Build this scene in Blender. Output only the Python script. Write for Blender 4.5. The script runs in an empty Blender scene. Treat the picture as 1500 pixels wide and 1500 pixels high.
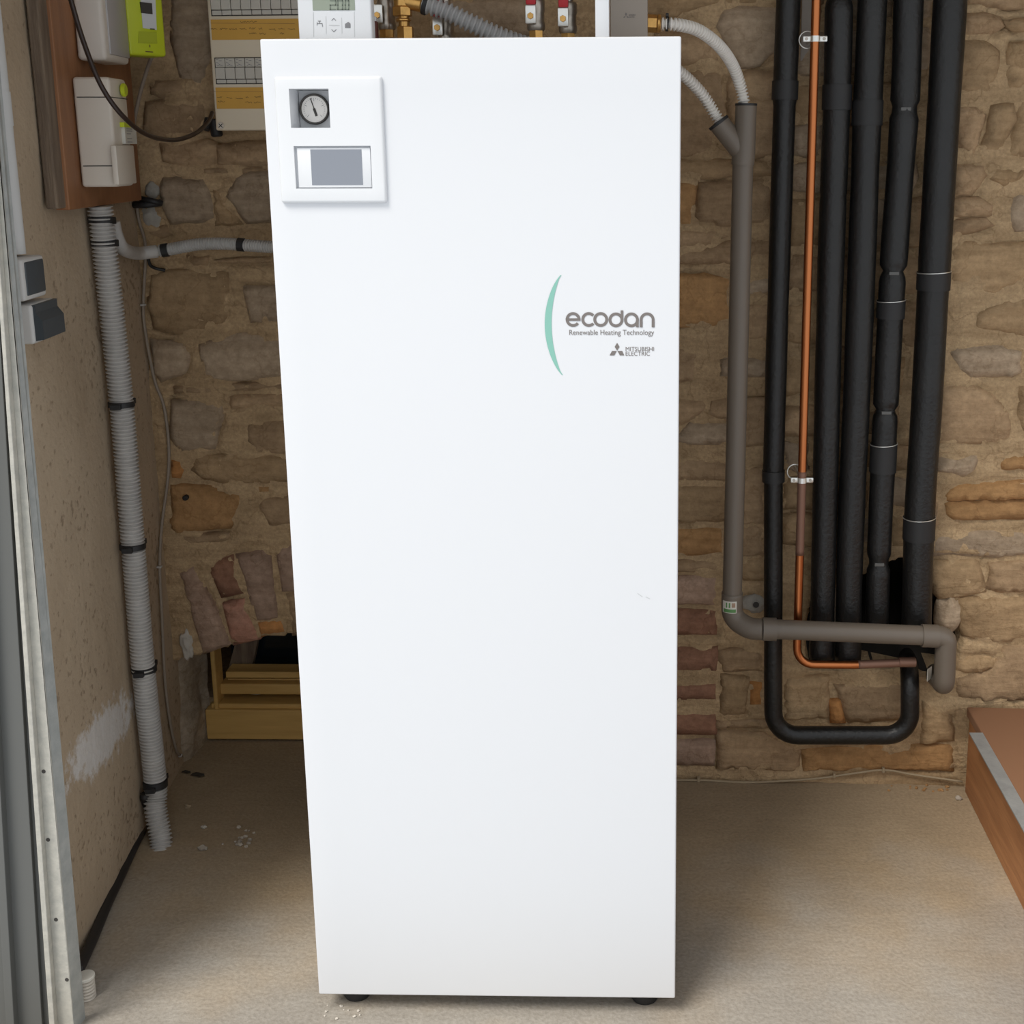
import bpy, bmesh, math, random
import numpy as np
from mathutils import Vector, Matrix, noise
from mathutils.geometry import delaunay_2d_cdt
random.seed(7)
scene = bpy.context.scene
COL = scene.collection

# ------------------------------------------------------------------ camera
FPX, YAW, PITCH, ROLL = 1800.0, -0.0235, -0.2092, -0.0044
CAM = Vector((0.2464, -1.7931, 1.4192)); SX, SY = 152.95, -153.21
fwd = Vector((math.sin(YAW)*math.cos(PITCH), math.cos(YAW)*math.cos(PITCH), math.sin(PITCH)))
r0 = Vector((math.cos(YAW), -math.sin(YAW), 0)); u0 = r0.cross(fwd)
RIGHT = math.cos(ROLL)*r0 + math.sin(ROLL)*u0
UP = -math.sin(ROLL)*r0 + math.cos(ROLL)*u0
cd = bpy.data.cameras.new('camera'); cam = bpy.data.objects.new('camera', cd); COL.objects.link(cam)
cd.sensor_fit = 'HORIZONTAL'; cd.sensor_width = 36.0; cd.lens = FPX/1500*36
cd.shift_x = -SX/1500; cd.shift_y = SY/1500; cd.clip_start = 0.05
cam.matrix_world = Matrix(((RIGHT.x, UP.x, -fwd.x, CAM.x), (RIGHT.y, UP.y, -fwd.y, CAM.y), (RIGHT.z, UP.z, -fwd.z, CAM.z), (0, 0, 0, 1)))
scene.camera = cam

# ------------------------------------------------------------------ light
world = bpy.data.worlds.new('overcast_sky'); scene.world = world; world.use_nodes = True
bg = world.node_tree.nodes['Background']
bg.inputs['Color'].default_value = (0.93, 0.965, 1.0, 1); bg.inputs['Strength'].default_value = 0.85
sd = bpy.data.lights.new('hazy_sun', 'SUN'); sd.energy = 2.9; sd.angle = math.radians(26); sd.color = (1.0, 0.95, 0.88)
sun = bpy.data.objects.new('hazy_sun', sd); COL.objects.link(sun)
AZ, EL = math.radians(41), math.radians(54)
sdir = Vector((math.sin(AZ)*math.cos(EL), math.cos(AZ)*math.cos(EL), -math.sin(EL)))
sun.rotation_euler = sdir.to_track_quat('-Z', 'Y').to_euler(); sun.location = (-3, -4, 5)
vs = scene.view_settings
vs.view_transform = 'Standard'; vs.look = 'None'; vs.gamma = 1.0; vs.use_curve_mapping = False; vs.exposure = 0.14

# ------------------------------------------------------------------ helpers: pixels to points on known planes
def ray(px, py):
    return fwd + RIGHT*((px-750-SX)/FPX) + UP*((750+SY-py)/FPX)
def at(px, py, Y):
    d = ray(px, py); return CAM + d*((Y-CAM.y)/d.y)
def onfloor(px, py, z=0.0):
    d = ray(px, py); return CAM + d*((z-CAM.z)/d.z)
class Plane:
    def __init__(s, P0, u, n):
        s.P0 = Vector(P0); s.u = Vector(u).normalized(); s.n = Vector(n).normalized()
    def px(s, x, y, off=0.0):
        d = ray(x, y); t = ((s.P0+s.n*off-CAM).dot(s.n))/d.dot(s.n); p = CAM+d*t
        return (p-s.P0).dot(s.u), p.z
    def pt(s, a, z, off=0.0):
        p = s.P0+s.u*a+s.n*off; return Vector((p.x, p.y, p.z+z))
    def at(s, x, y, off=0.0):
        a, z = s.px(x, y, off); return s.pt(a, z, off)
BW = Plane((0, 0.80, 0), (1, -0.035, 0), (-0.035, -1, 0))     # stone wall at the back
LW = Plane((-0.755, 0, 0), (-0.10, 1, 0), (1, 0.10, 0))       # rendered wall on the left
FRONT = Plane((0, 0, 0), (1, 0, 0), (0, -1, 0))               # front face of the white unit

# ------------------------------------------------------------------ helpers: objects
def tag(o, label=None, cat=None, group=None, kind=None):
    if label: o['label'] = label
    if cat: o['category'] = cat
    if group: o['group'] = group
    if kind: o['kind'] = kind
    return o
def thing(name, label, cat, loc=(0, 0, 0), group=None):
    o = bpy.data.objects.new(name, None); COL.objects.link(o); o.location = loc; o.empty_display_size = 0.05
    return tag(o, label, cat, group)
def obj(name, me, mat, parent=None, smooth=False):
    if isinstance(me, bmesh.types.BMesh):
        bm = me; me = bpy.data.meshes.new(name); bm.to_mesh(me); bm.free()
    if mat is not None and len(me.materials) == 0: me.materials.append(mat)
    if smooth:
        me.polygons.foreach_set('use_smooth', [True]*len(me.polygons))
        if smooth != 'all':
            me.update()
            try: me.set_sharp_from_angle(angle=math.radians(40))
            except Exception: pass
    o = bpy.data.objects.new(name, me); COL.objects.link(o)
    if parent:
        o.parent = parent
        if parent.type == 'EMPTY': o.matrix_parent_inverse = Matrix.Translation(-Vector(parent.location))
    return o
def quadbox(pts, bevel=0.0, seg=2):
    """8 corner points: four of the near face, then four of the far face in the same order"""
    bm = bmesh.new(); v = [bm.verts.new(p) for p in pts]
    for f in ((0, 1, 2, 3), (7, 6, 5, 4), (0, 4, 5, 1), (1, 5, 6, 2), (2, 6, 7, 3), (3, 7, 4, 0)): bm.faces.new([v[i] for i in f])
    bmesh.ops.recalc_face_normals(bm, faces=bm.faces)
    if bevel: bmesh.ops.bevel(bm, geom=list(bm.edges), offset=bevel, segments=seg, affect='EDGES', profile=0.5)
    return bm
def box(x0, x1, y0, y1, z0, z1, bevel=0.0, seg=2):
    return quadbox([(x0, y0, z0), (x1, y0, z0), (x1, y0, z1), (x0, y0, z1), (x0, y1, z0), (x1, y1, z0), (x1, y1, z1), (x0, y1, z1)], bevel, seg)
def obox(P, a0, a1, z0, z1, o0, o1, bevel=0.0, seg=2):
    """box on plane P from offset o0 (back) to o1 (front)"""
    return quadbox([P.pt(a0, z0, o1), P.pt(a1, z0, o1), P.pt(a1, z1, o1), P.pt(a0, z1, o1), P.pt(a0, z0, o0), P.pt(a1, z0, o0), P.pt(a1, z1, o0), P.pt(a0, z1, o0)], bevel, seg)
def join(*bms):
    out = bmesh.new()
    for b in bms:
        m = bpy.data.meshes.new('t'); b.to_mesh(m); b.free(); out.from_mesh(m); bpy.data.meshes.remove(m)
    return out
def prism(P, poly, o0, o1):
    """polygon given as (a,z) on plane P, extruded from o0 to o1"""
    bm = bmesh.new(); f = [bm.verts.new(P.pt(a, z, o1)) for a, z in poly]; b = [bm.verts.new(P.pt(a, z, o0)) for a, z in poly]
    n = len(poly); bm.faces.new(f); bm.faces.new(b[::-1])
    for i in range(n): bm.faces.new((f[i], b[i], b[(i+1) % n], f[(i+1) % n]))
    bmesh.ops.recalc_face_normals(bm, faces=bm.faces); return bm
def fillet(pts, r, n=8):
    pts = [Vector(p) for p in pts]; out = [pts[0]]
    for i in range(1, len(pts)-1):
        rr = r[i-1] if isinstance(r, (list, tuple)) else r
        a, b, c = pts[i-1], pts[i], pts[i+1]; d1 = (a-b).normalized(); d2 = (c-b).normalized()
        ang = d1.angle(d2)
        if ang > 3.1 or rr <= 0: out.append(b); continue
        t = min(rr/math.tan(ang/2), (a-b).length*0.49, (c-b).length*0.49); rr2 = t*math.tan(ang/2)
        ctr = b+(d1+d2).normalized()*(rr2/math.sin(ang/2)); s = b+d1*t-ctr; e = b+d2*t-ctr
        for k in range(n+1):
            q = s.slerp(e, k/n); out.append(ctr+q.normalized()*rr2)
    out.append(pts[-1]); return out
def catmull(pts, n=10):
    pts = [Vector(p) for p in pts]; P = [pts[0]*2-pts[1]]+pts+[pts[-1]*2-pts[-2]]; out = []
    for i in range(1, len(P)-2):
        for k in range(n):
            t = k/n; a, b, c, d = P[i-1], P[i], P[i+1], P[i+2]
            out.append(0.5*((2*b)+(c-a)*t+(2*a-5*b+4*c-d)*t*t+(3*b-a-3*c+d)*t*t*t))
    out.append(pts[-1]); return out
def resample(pts, step):
    pts = [Vector(p) for p in pts]; L = [0]
    for i in range(1, len(pts)): L.append(L[-1]+(pts[i]-pts[i-1]).length)
    n = max(2, int(round(L[-1]/step))); out = []; j = 0
    for k in range(n+1):
        s = L[-1]*k/n
        while j < len(L)-2 and L[j+1] < s: j += 1
        t = (s-L[j])/max(1e-9, L[j+1]-L[j]); out.append(pts[j].lerp(pts[j+1], min(1, t)))
    return out
def sweep(pts, r, seg=16, cap=True, bm=None):
    pts = [Vector(p) for p in pts]; bm = bm or bmesh.new(); n = len(pts); rings = []; s = 0.0; up = None
    for i, p in enumerate(pts):
        t = (pts[min(i+1, n-1)]-pts[max(i-1, 0)]).normalized()
        if up is None:
            up = Vector((0, 0, 1)) if abs(t.z) < 0.8 else Vector((0, 1, 0))
        up = (up-t*up.dot(t)).normalized(); sd_ = t.cross(up)
        if i: s += (p-pts[i-1]).length
        rr = r(s, p) if callable(r) else r
        rings.append([bm.verts.new(p+(up*math.cos(a)+sd_*math.sin(a))*rr) for a in [2*math.pi*k/seg for k in range(seg)]])
    for i in range(n-1):
        for k in range(seg): bm.faces.new((rings[i][k], rings[i][(k+1) % seg], rings[i+1][(k+1) % seg], rings[i+1][k]))
    if cap: bm.faces.new(rings[0][::-1]); bm.faces.new(rings[-1])
    bmesh.ops.recalc_face_normals(bm, faces=bm.faces); return bm
def corrugated(pts, r, pitch, depth, seg=18):
    pts = resample(pts, pitch/8); pitch = 8*sum((pts[i+1]-pts[i]).length for i in range(len(pts)-1))/(len(pts)-1)
    return sweep(pts, lambda s, p: r - depth*min(1.0, max(0.0, 0.5-1.3*math.cos(2*math.pi*s/pitch))), seg)
def cyl(p, q, r, seg=20, bev=0.0):
    p, q = Vector(p), Vector(q)
    if bev:
        d = (q-p).normalized()
        return sweep2([p, p+d*bev, q-d*bev, q], [r-bev, r, r, r-bev], seg)
    return sweep([p, q], r, seg)
def sweep2(pts, rs, seg=20):
    it = iter(rs); return sweep(pts, lambda s, p: next(it), seg)
def lathe(c, axis, prof, seg=24):
    c = Vector(c); axis = Vector(axis).normalized()
    return sweep2_exact([c+axis*h for h, _ in prof], [r for _, r in prof], axis, seg)
def sweep2_exact(pts, rs, axis, seg):
    bm = bmesh.new(); up = Vector((0, 0, 1)) if abs(axis.z) < 0.8 else Vector((0, 1, 0)); up = (up-axis*up.dot(axis)).normalized(); sd_ = axis.cross(up)
    rings = [[bm.verts.new(p+(up*math.cos(2*math.pi*k/seg)+sd_*math.sin(2*math.pi*k/seg))*max(r, 1e-5)) for k in range(seg)] for p, r in zip(pts, rs)]
    for i in range(len(rings)-1):
        for k in range(seg): bm.faces.new((rings[i][k], rings[i][(k+1) % seg], rings[i+1][(k+1) % seg], rings[i+1][k]))
    bm.faces.new(rings[0][::-1]); bm.faces.new(rings[-1]); bmesh.ops.recalc_face_normals(bm, faces=bm.faces); return bm
def text_mesh(txt, P, a0, a1, z0, z1, off, bold=0.0):
    cu = bpy.data.curves.new('t', 'FONT'); cu.body = txt; cu.extrude = 0.0; cu.offset = bold
    to = bpy.data.objects.new('t', cu); COL.objects.link(to)
    me = bpy.data.meshes.new_from_object(to.evaluated_get(bpy.context.evaluated_depsgraph_get()))
    bpy.data.objects.remove(to); bpy.data.curves.remove(cu)
    xs = [v.co.x for v in me.vertices]; ys = [v.co.y for v in me.vertices]
    x0, x1, y0, y1 = min(xs), max(xs), min(ys), max(ys)
    for v in me.vertices:
        a = a0+(a1-a0)*(v.co.x-x0)/(x1-x0); z = z0+(z1-z0)*(v.co.y-y0)/(y1-y0); v.co = P.pt(a, z, off)
    return me
def strokes(P, lines, w, off):
    """thin printed strokes: list of (a,z) polylines on plane P"""
    bm = bmesh.new()
    for L in lines:
        for i in range(len(L)-1):
            a = Vector(L[i]); b = Vector(L[i+1]); d = (b-a)
            if d.length < 1e-7: continue
            d.normalize(); nn = Vector((-d.y, d.x))*w/2; a2 = a-d*w*0.3; b2 = b+d*w*0.3
            bm.faces.new([bm.verts.new(P.pt(q.x, q.y, off)) for q in (a2-nn, b2-nn, b2+nn, a2+nn)])
    bmesh.ops.recalc_face_normals(bm, faces=bm.faces); return bm
def arcstroke(bm, P, c, r0_, r1_, a0, a1, off, n=28):
    pr = None
    for k in range(n+1):
        a = math.radians(a0+(a1-a0)*k/n); q = [bm.verts.new(P.pt(c[0]+math.cos(a)*r, c[1]+math.sin(a)*r, off)) for r in (r0_, r1_)]
        if pr: bm.faces.new((pr[0], pr[1], q[1], q[0]))
        pr = q

# ------------------------------------------------------------------ helpers: materials
def nt(name):
    m = bpy.data.materials.new(name); m.use_nodes = True; t = m.node_tree
    return m, t, t.nodes['Principled BSDF']
def N(t, typ, **kw):
    n = t.nodes.new(typ)
    for k, v in kw.items():
        if k in n.inputs.keys() if hasattr(n.inputs, 'keys') else False: n.inputs[k].default_value = v
        else: setattr(n, k, v)
    return n
def mat(name, c, rough=0.5, metal=0.0, var=0.0, scale=20, bump=0.0, bscale=80, c2=None, rnd=0.0, coat=0.0, stretch=None, detail=6):
    m, t, b = nt(name); b.inputs['Roughness'].default_value = rough; b.inputs['Metallic'].default_value = metal
    if coat: b.inputs['Coat Weight'].default_value = coat
    if not var and not bump and not rnd:
        b.inputs['Base Color'].default_value = (*c, 1); return m
    tc = N(t, 'ShaderNodeTexCoord'); src = tc.outputs['Object']
    if stretch:
        mp = N(t, 'ShaderNodeMapping'); mp.inputs['Scale'].default_value = stretch; t.links.new(src, mp.inputs['Vector']); src = mp.outputs['Vector']
    if c2 is None: c2 = tuple(x*(1-var) for x in c); c = tuple(min(1, x*(1+var*0.6)) for x in c)
    nz = N(t, 'ShaderNodeTexNoise'); nz.inputs['Scale'].default_value = scale; nz.inputs['Detail'].default_value = detail; nz.inputs['Roughness'].default_value = 0.65
    t.links.new(src, nz.inputs['Vector'])
    rp = N(t, 'ShaderNodeValToRGB'); rp.color_ramp.elements[0].position = 0.32; rp.color_ramp.elements[1].position = 0.68
    rp.color_ramp.elements[0].color = (*c2, 1); rp.color_ramp.elements[1].color = (*c, 1)
    t.links.new(nz.outputs['Fac'], rp.inputs['Fac']); out = rp.outputs['Color']
    if rnd:
        oi = N(t, 'ShaderNodeObjectInfo'); mr = N(t, 'ShaderNodeMapRange'); mr.inputs['To Min'].default_value = 1-rnd; mr.inputs['To Max'].default_value = 1+rnd
        t.links.new(oi.outputs['Random'], mr.inputs['Value'])
        hs = N(t, 'ShaderNodeHueSaturation'); t.links.new(out, hs.inputs['Color']); t.links.new(mr.outputs['Result'], hs.inputs['Value']); out = hs.outputs['Color']
    t.links.new(out, b.inputs['Base Color'])
    if bump:
        n2 = N(t, 'ShaderNodeTexNoise'); n2.inputs['Scale'].default_value = bscale; n2.inputs['Detail'].default_value = 5
        t.links.new(src, n2.inputs['Vector'])
        bp = N(t, 'ShaderNodeBump'); bp.inputs['Strength'].default_value = bump; bp.inputs['Distance'].default_value = 0.004
        t.links.new(n2.outputs['Fac'], bp.inputs['Height']); t.links.new(bp.outputs['Normal'], b.inputs['Normal'])
    return m
def rock(name, c, c2, scale=11, rnd=0.12, bump=0.75, crack=0.16, fine=70):
    m, t, b = nt(name); b.inputs['Roughness'].default_value = 0.93
    tc = N(t, 'ShaderNodeTexCoord'); oi = N(t, 'ShaderNodeObjectInfo')
    ad = N(t, 'ShaderNodeVectorMath', operation='ADD'); t.links.new(tc.outputs['Object'], ad.inputs[0])
    sc_ = N(t, 'ShaderNodeMath', operation='MULTIPLY'); sc_.inputs[1].default_value = 0.0 if not rnd else 7.0
    t.links.new(oi.outputs['Random'], sc_.inputs[0]); t.links.new(sc_.outputs[0], ad.inputs[1]); src = ad.outputs[0]
    def nz(scale_, detail, rough=0.65, stretch=None):
        n = N(t, 'ShaderNodeTexNoise'); n.inputs['Scale'].default_value = scale_; n.inputs['Detail'].default_value = detail; n.inputs['Roughness'].default_value = rough
        if stretch:
            mp = N(t, 'ShaderNodeMapping'); mp.inputs['Scale'].default_value = stretch; t.links.new(src, mp.inputs['Vector']); t.links.new(mp.outputs['Vector'], n.inputs['Vector'])
        else: t.links.new(src, n.inputs['Vector'])
        return n
    def ramp(n, p0, v0, p1, v1):
        r = N(t, 'ShaderNodeValToRGB'); e = r.color_ramp.elements; e[0].position = p0; e[0].color = (*v0, 1); e[1].position = p1; e[1].color = (*v1, 1); t.links.new(n, r.inputs['Fac']); return r.outputs['Color']
    def mul(a, b_, f=1.0):
        x = N(t, 'ShaderNodeMix', data_type='RGBA', blend_type='MULTIPLY'); x.inputs[0].default_value = f; t.links.new(a, x.inputs[6]); t.links.new(b_, x.inputs[7]); return x.outputs[2]
    n1 = nz(scale, 9, 0.7); col = ramp(n1.outputs['Fac'], 0.3, c2, 0.7, c)
    n2 = nz(fine, 6, 0.7); col = mul(col, ramp(n2.outputs['Fac'], 0.33, (0.80, 0.79, 0.77), 0.66, (1.12, 1.12, 1.12)))
    n3 = nz(9, 6, 0.6, (0.8, 0.8, 4.5)); col = mul(col, ramp(n3.outputs['Fac'], 0.36, (0.82, 0.80, 0.77), 0.6, (1.06, 1.06, 1.06)))
    n4 = nz(6.5, 5, 0.55); ab = N(t, 'ShaderNodeMath', operation='SUBTRACT'); ab.inputs[1].default_value = 0.5; t.links.new(n4.outputs['Fac'], ab.inputs[0])
    a2 = N(t, 'ShaderNodeMath', operation='ABSOLUTE'); t.links.new(ab.outputs[0], a2.inputs[0])
    k = 1-crack; col = mul(col, ramp(a2.outputs[0], 0.0, (k, k*.97, k*.93), 0.012, (1, 1, 1)))
    if rnd:
        mr = N(t, 'ShaderNodeMapRange'); mr.inputs['To Min'].default_value = 1-rnd; mr.inputs['To Max'].default_value = 1+rnd; t.links.new(oi.outputs['Random'], mr.inputs['Value'])
        hs = N(t, 'ShaderNodeHueSaturation'); t.links.new(col, hs.inputs['Color']); t.links.new(mr.outputs['Result'], hs.inputs['Value']); col = hs.outputs['Color']
    t.links.new(col, b.inputs['Base Color'])
    h = N(t, 'ShaderNodeMath', operation='MULTIPLY_ADD'); h.inputs[1].default_value = 2.2; t.links.new(n3.outputs['Fac'], h.inputs[0]); t.links.new(n2.outputs['Fac'], h.inputs[2])
    mn = N(t, 'ShaderNodeMath', operation='MINIMUM'); mn.inputs[1].default_value = 0.012; t.links.new(a2.outputs[0], mn.inputs[0])
    h2 = N(t, 'ShaderNodeMath', operation='MULTIPLY_ADD'); h2.inputs[1].default_value = 70.0*crack; t.links.new(mn.outputs[0], h2.inputs[0]); t.links.new(h.outputs[0], h2.inputs[2])
    bp = N(t, 'ShaderNodeBump'); bp.inputs['Strength'].default_value = bump; bp.inputs['Distance'].default_value = 0.0035; t.links.new(h2.outputs[0], bp.inputs['Height']); t.links.new(bp.outputs['Normal'], b.inputs['Normal'])
    return m
M = {}
M['mortar'] = rock('mortar', (0.57, 0.405, 0.235), (0.43, 0.30, 0.168), 9, 0.0, 0.9, 0.2, 150)
M['grey'] = rock('stone_grey', (0.47, 0.36, 0.25), (0.35, 0.262, 0.178), 9)
M['brown'] = rock('stone_brown', (0.47, 0.325, 0.19), (0.33, 0.22, 0.125), 9)
M['tan'] = rock('stone_tan', (0.46, 0.315, 0.175), (0.34, 0.228, 0.122), 9)
M['ochre'] = rock('stone_ochre', (0.50, 0.29, 0.125), (0.37, 0.205, 0.085), 7)
M['brick'] = rock('brick_red', (0.35, 0.18, 0.11), (0.235, 0.118, 0.075), 14)
M['mauve'] = rock('brick_mauve', (0.46, 0.32, 0.235), (0.35, 0.23, 0.165), 12)
M['rose'] = rock('brick_rose', (0.47, 0.215, 0.145), (0.40, 0.225, 0.16), 12)
M['orange'] = rock('brick_orange', (0.62, 0.29, 0.09), (0.47, 0.22, 0.08), 12)
M['white'] = mat('white_enamel', (0.725, 0.74, 0.765), 0.32)
M['bezel'] = mat('white_plastic', (0.74, 0.755, 0.775), 0.35)
M['recess'] = mat('recess_grey', (0.62, 0.64, 0.65), 0.5)
M['screen'] = mat('screen_grey', (0.24, 0.26, 0.30), 0.25)
M['dialface'] = mat('dial_face', (0.88, 0.84, 0.79), 0.4)
M['darkrim'] = mat('dial_rim', (0.06, 0.055, 0.05), 0.35, metal=0.6)
M['blackplastic'] = mat('black_plastic', (0.018, 0.018, 0.019), 0.55)
M['mint'] = mat('mint_print', (0.225, 0.48, 0.405), 0.4)
M['taupe'] = mat('taupe_print', (0.175, 0.155, 0.145), 0.4)
M['foam'] = mat('black_foam', (0.009, 0.0088, 0.0085), 0.42, c2=(0.004, 0.0039, 0.0037), scale=9, bump=0.35, bscale=120)
e_ = [n for n in M['foam'].node_tree.nodes if n.type == 'VALTORGB'][0].color_ramp.elements.new(0.74); e_.color = (0.035, 0.034, 0.032, 1)
M['tape'] = mat('black_tape', (0.015, 0.015, 0.0155), 0.55)
M['copper'] = mat('copper', (0.50, 0.175, 0.065), 0.30, metal=1.0, c2=(0.36, 0.115, 0.045), scale=25)
M['copperold'] = mat('copper_tarnished', (0.25, 0.14, 0.10), 0.55, metal=0.6, c2=(0.2, 0.12, 0.09), scale=60)
M['pvc'] = mat('grey_pvc', (0.150, 0.124, 0.098), 0.42)
M['brass'] = mat('brass', (0.66, 0.38, 0.12), 0.32, metal=0.9, var=0.25, scale=40)
M['nickel'] = mat('nickel', (0.42, 0.38, 0.33), 0.33, metal=0.9, var=0.3, scale=50)
M['zinc'] = mat('bright_zinc', (0.8, 0.8, 0.76), 0.3, metal=0.8)
M['redlever'] = mat('red_lever', (0.55, 0.02, 0.03), 0.4)
M['greyhose'] = mat('grey_hose', (0.42, 0.42, 0.42), 0.55)
M['whitehose'] = mat('white_hose', (0.74, 0.71, 0.66), 0.55)
M['conduit'] = mat('grey_conduit', (0.50, 0.485, 0.465), 0.6, var=0.1, scale=30)
M['render'] = None
M['cream'] = mat('cream_plastic', (0.80, 0.70, 0.54), 0.45)
M['creamdark'] = mat('grey_breaker', (0.58, 0.55, 0.49), 0.5)
M['tiegrey'] = mat('tie_grey', (0.10, 0.10, 0.095), 0.4)
M['slot'] = mat('dark_slot', (0.05, 0.045, 0.04), 0.7)
M['label'] = mat('ochre_label', (0.68, 0.38, 0.07), 0.6, var=0.06, scale=10)
M['ink'] = mat('brown_ink', (0.12, 0.07, 0.03), 0.7)
M['lcd'] = mat('lcd_green_grey', (0.30, 0.34, 0.27), 0.25)
M['lcdink'] = mat('lcd_digits', (0.17, 0.20, 0.16), 0.4)
M['icon'] = mat('icon_grey', (0.22, 0.22, 0.23), 0.5)
M['line'] = mat('line_grey', (0.55, 0.56, 0.57), 0.5)
M['board'] = mat('brown_board', (0.34, 0.155, 0.068), 0.55, c2=(0.24, 0.105, 0.046), scale=5, stretch=(6, 6, 0.8), bump=0.15, bscale=30)
M['batten'] = mat('old_batten', (0.24, 0.18, 0.125), 0.85, c2=(0.12, 0.085, 0.06), scale=8, stretch=(8, 8, 0.8), bump=0.4, bscale=40)
M['lime'] = mat('lime_plastic', (0.52, 0.60, 0.02), 0.4)
M['limedark'] = mat('lime_dark_plastic', (0.40, 0.46, 0.02), 0.4)  # cover plastic, a darker lime than the meter body
M['meterwhite'] = mat('meter_white', (0.66, 0.605, 0.54), 0.45)
M['metergrey'] = mat('meter_lilac', (0.42, 0.40, 0.40), 0.4)
M['breakerwhite'] = mat('breaker_white', (0.70, 0.635, 0.55), 0.45)
M['switchgrey'] = mat('switch_body', (0.56, 0.55, 0.53), 0.5)
M['rocker'] = mat('slate_rocker', (0.055, 0.066, 0.075), 0.45)
M['tube'] = mat('pale_tube', (0.58, 0.58, 0.57), 0.5)
M['galv'] = mat('galvanised', (0.45, 0.465, 0.45), 0.5, metal=0.35, c2=(0.32, 0.34, 0.335), scale=35, bump=0.1, bscale=60)
M['galvpale'] = mat('galvanised_pale', (0.50, 0.48, 0.42), 0.6, metal=0.1, c2=(0.38, 0.37, 0.33), scale=60, bump=0.2, bscale=150)
M['darksteel'] = mat('dark_steel', (0.12, 0.122, 0.115), 0.6, metal=0.1, c2=(0.075, 0.077, 0.072), scale=12)
M['cable'] = mat('grey_cable', (0.30, 0.25, 0.20), 0.7)
M['blackcable'] = mat('black_cable', (0.02, 0.018, 0.017), 0.5)
M['browncable'] = mat('brown_cable', (0.028, 0.014, 0.010), 0.4)
M['wire'] = mat('beige_wire', (0.36, 0.28, 0.18), 0.7)
M['pine'] = mat('pine', (0.66, 0.42, 0.14), 0.6, c2=(0.52, 0.31, 0.09), scale=4, stretch=(0.8, 8, 8), bump=0.1, bscale=20)
M['glass'] = mat('dark_glass', (0.008, 0.012, 0.016), 0.1)
M['sidewood'] = mat('step_wood', (0.42, 0.19, 0.075), 0.55, c2=(0.27, 0.11, 0.04), scale=5, stretch=(9, 0.7, 9), bump=0.25, bscale=25)
M['topwood'] = mat('step_top', (0.23, 0.115, 0.06), 0.75, c2=(0.16, 0.08, 0.042), scale=4, stretch=(6, 1, 6))
M['strip'] = mat('grey_strip', (0.30, 0.31, 0.31), 0.5, metal=0.3, var=0.15, scale=40)
M['plasterpatch'] = mat('white_plaster', (0.52, 0.48, 0.42), 0.95, var=0.15, scale=40, bump=0.6, bscale=90)
M['filler'] = mat('grey_filler', (0.40, 0.375, 0.33), 0.95, var=0.2, scale=40, bump=0.6, bscale=90)
M['pebble'] = mat('rubble', (0.40, 0.35, 0.29), 0.95, var=0.25, scale=60, rnd=0.2)
M['leaf'] = mat('dead_leaf', (0.05, 0.04, 0.03), 0.9)
M['sticker'] = mat('white_sticker', (0.62, 0.60, 0.54), 0.6)
M['green'] = mat('green_print', (0.10, 0.24, 0.08), 0.6)
M['boxgrey'] = mat('taupe_box', (0.33, 0.285, 0.24), 0.5)
M['limewash'] = mat('limewash', (0.62, 0.50, 0.36), 0.95, var=0.1, scale=3)

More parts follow.
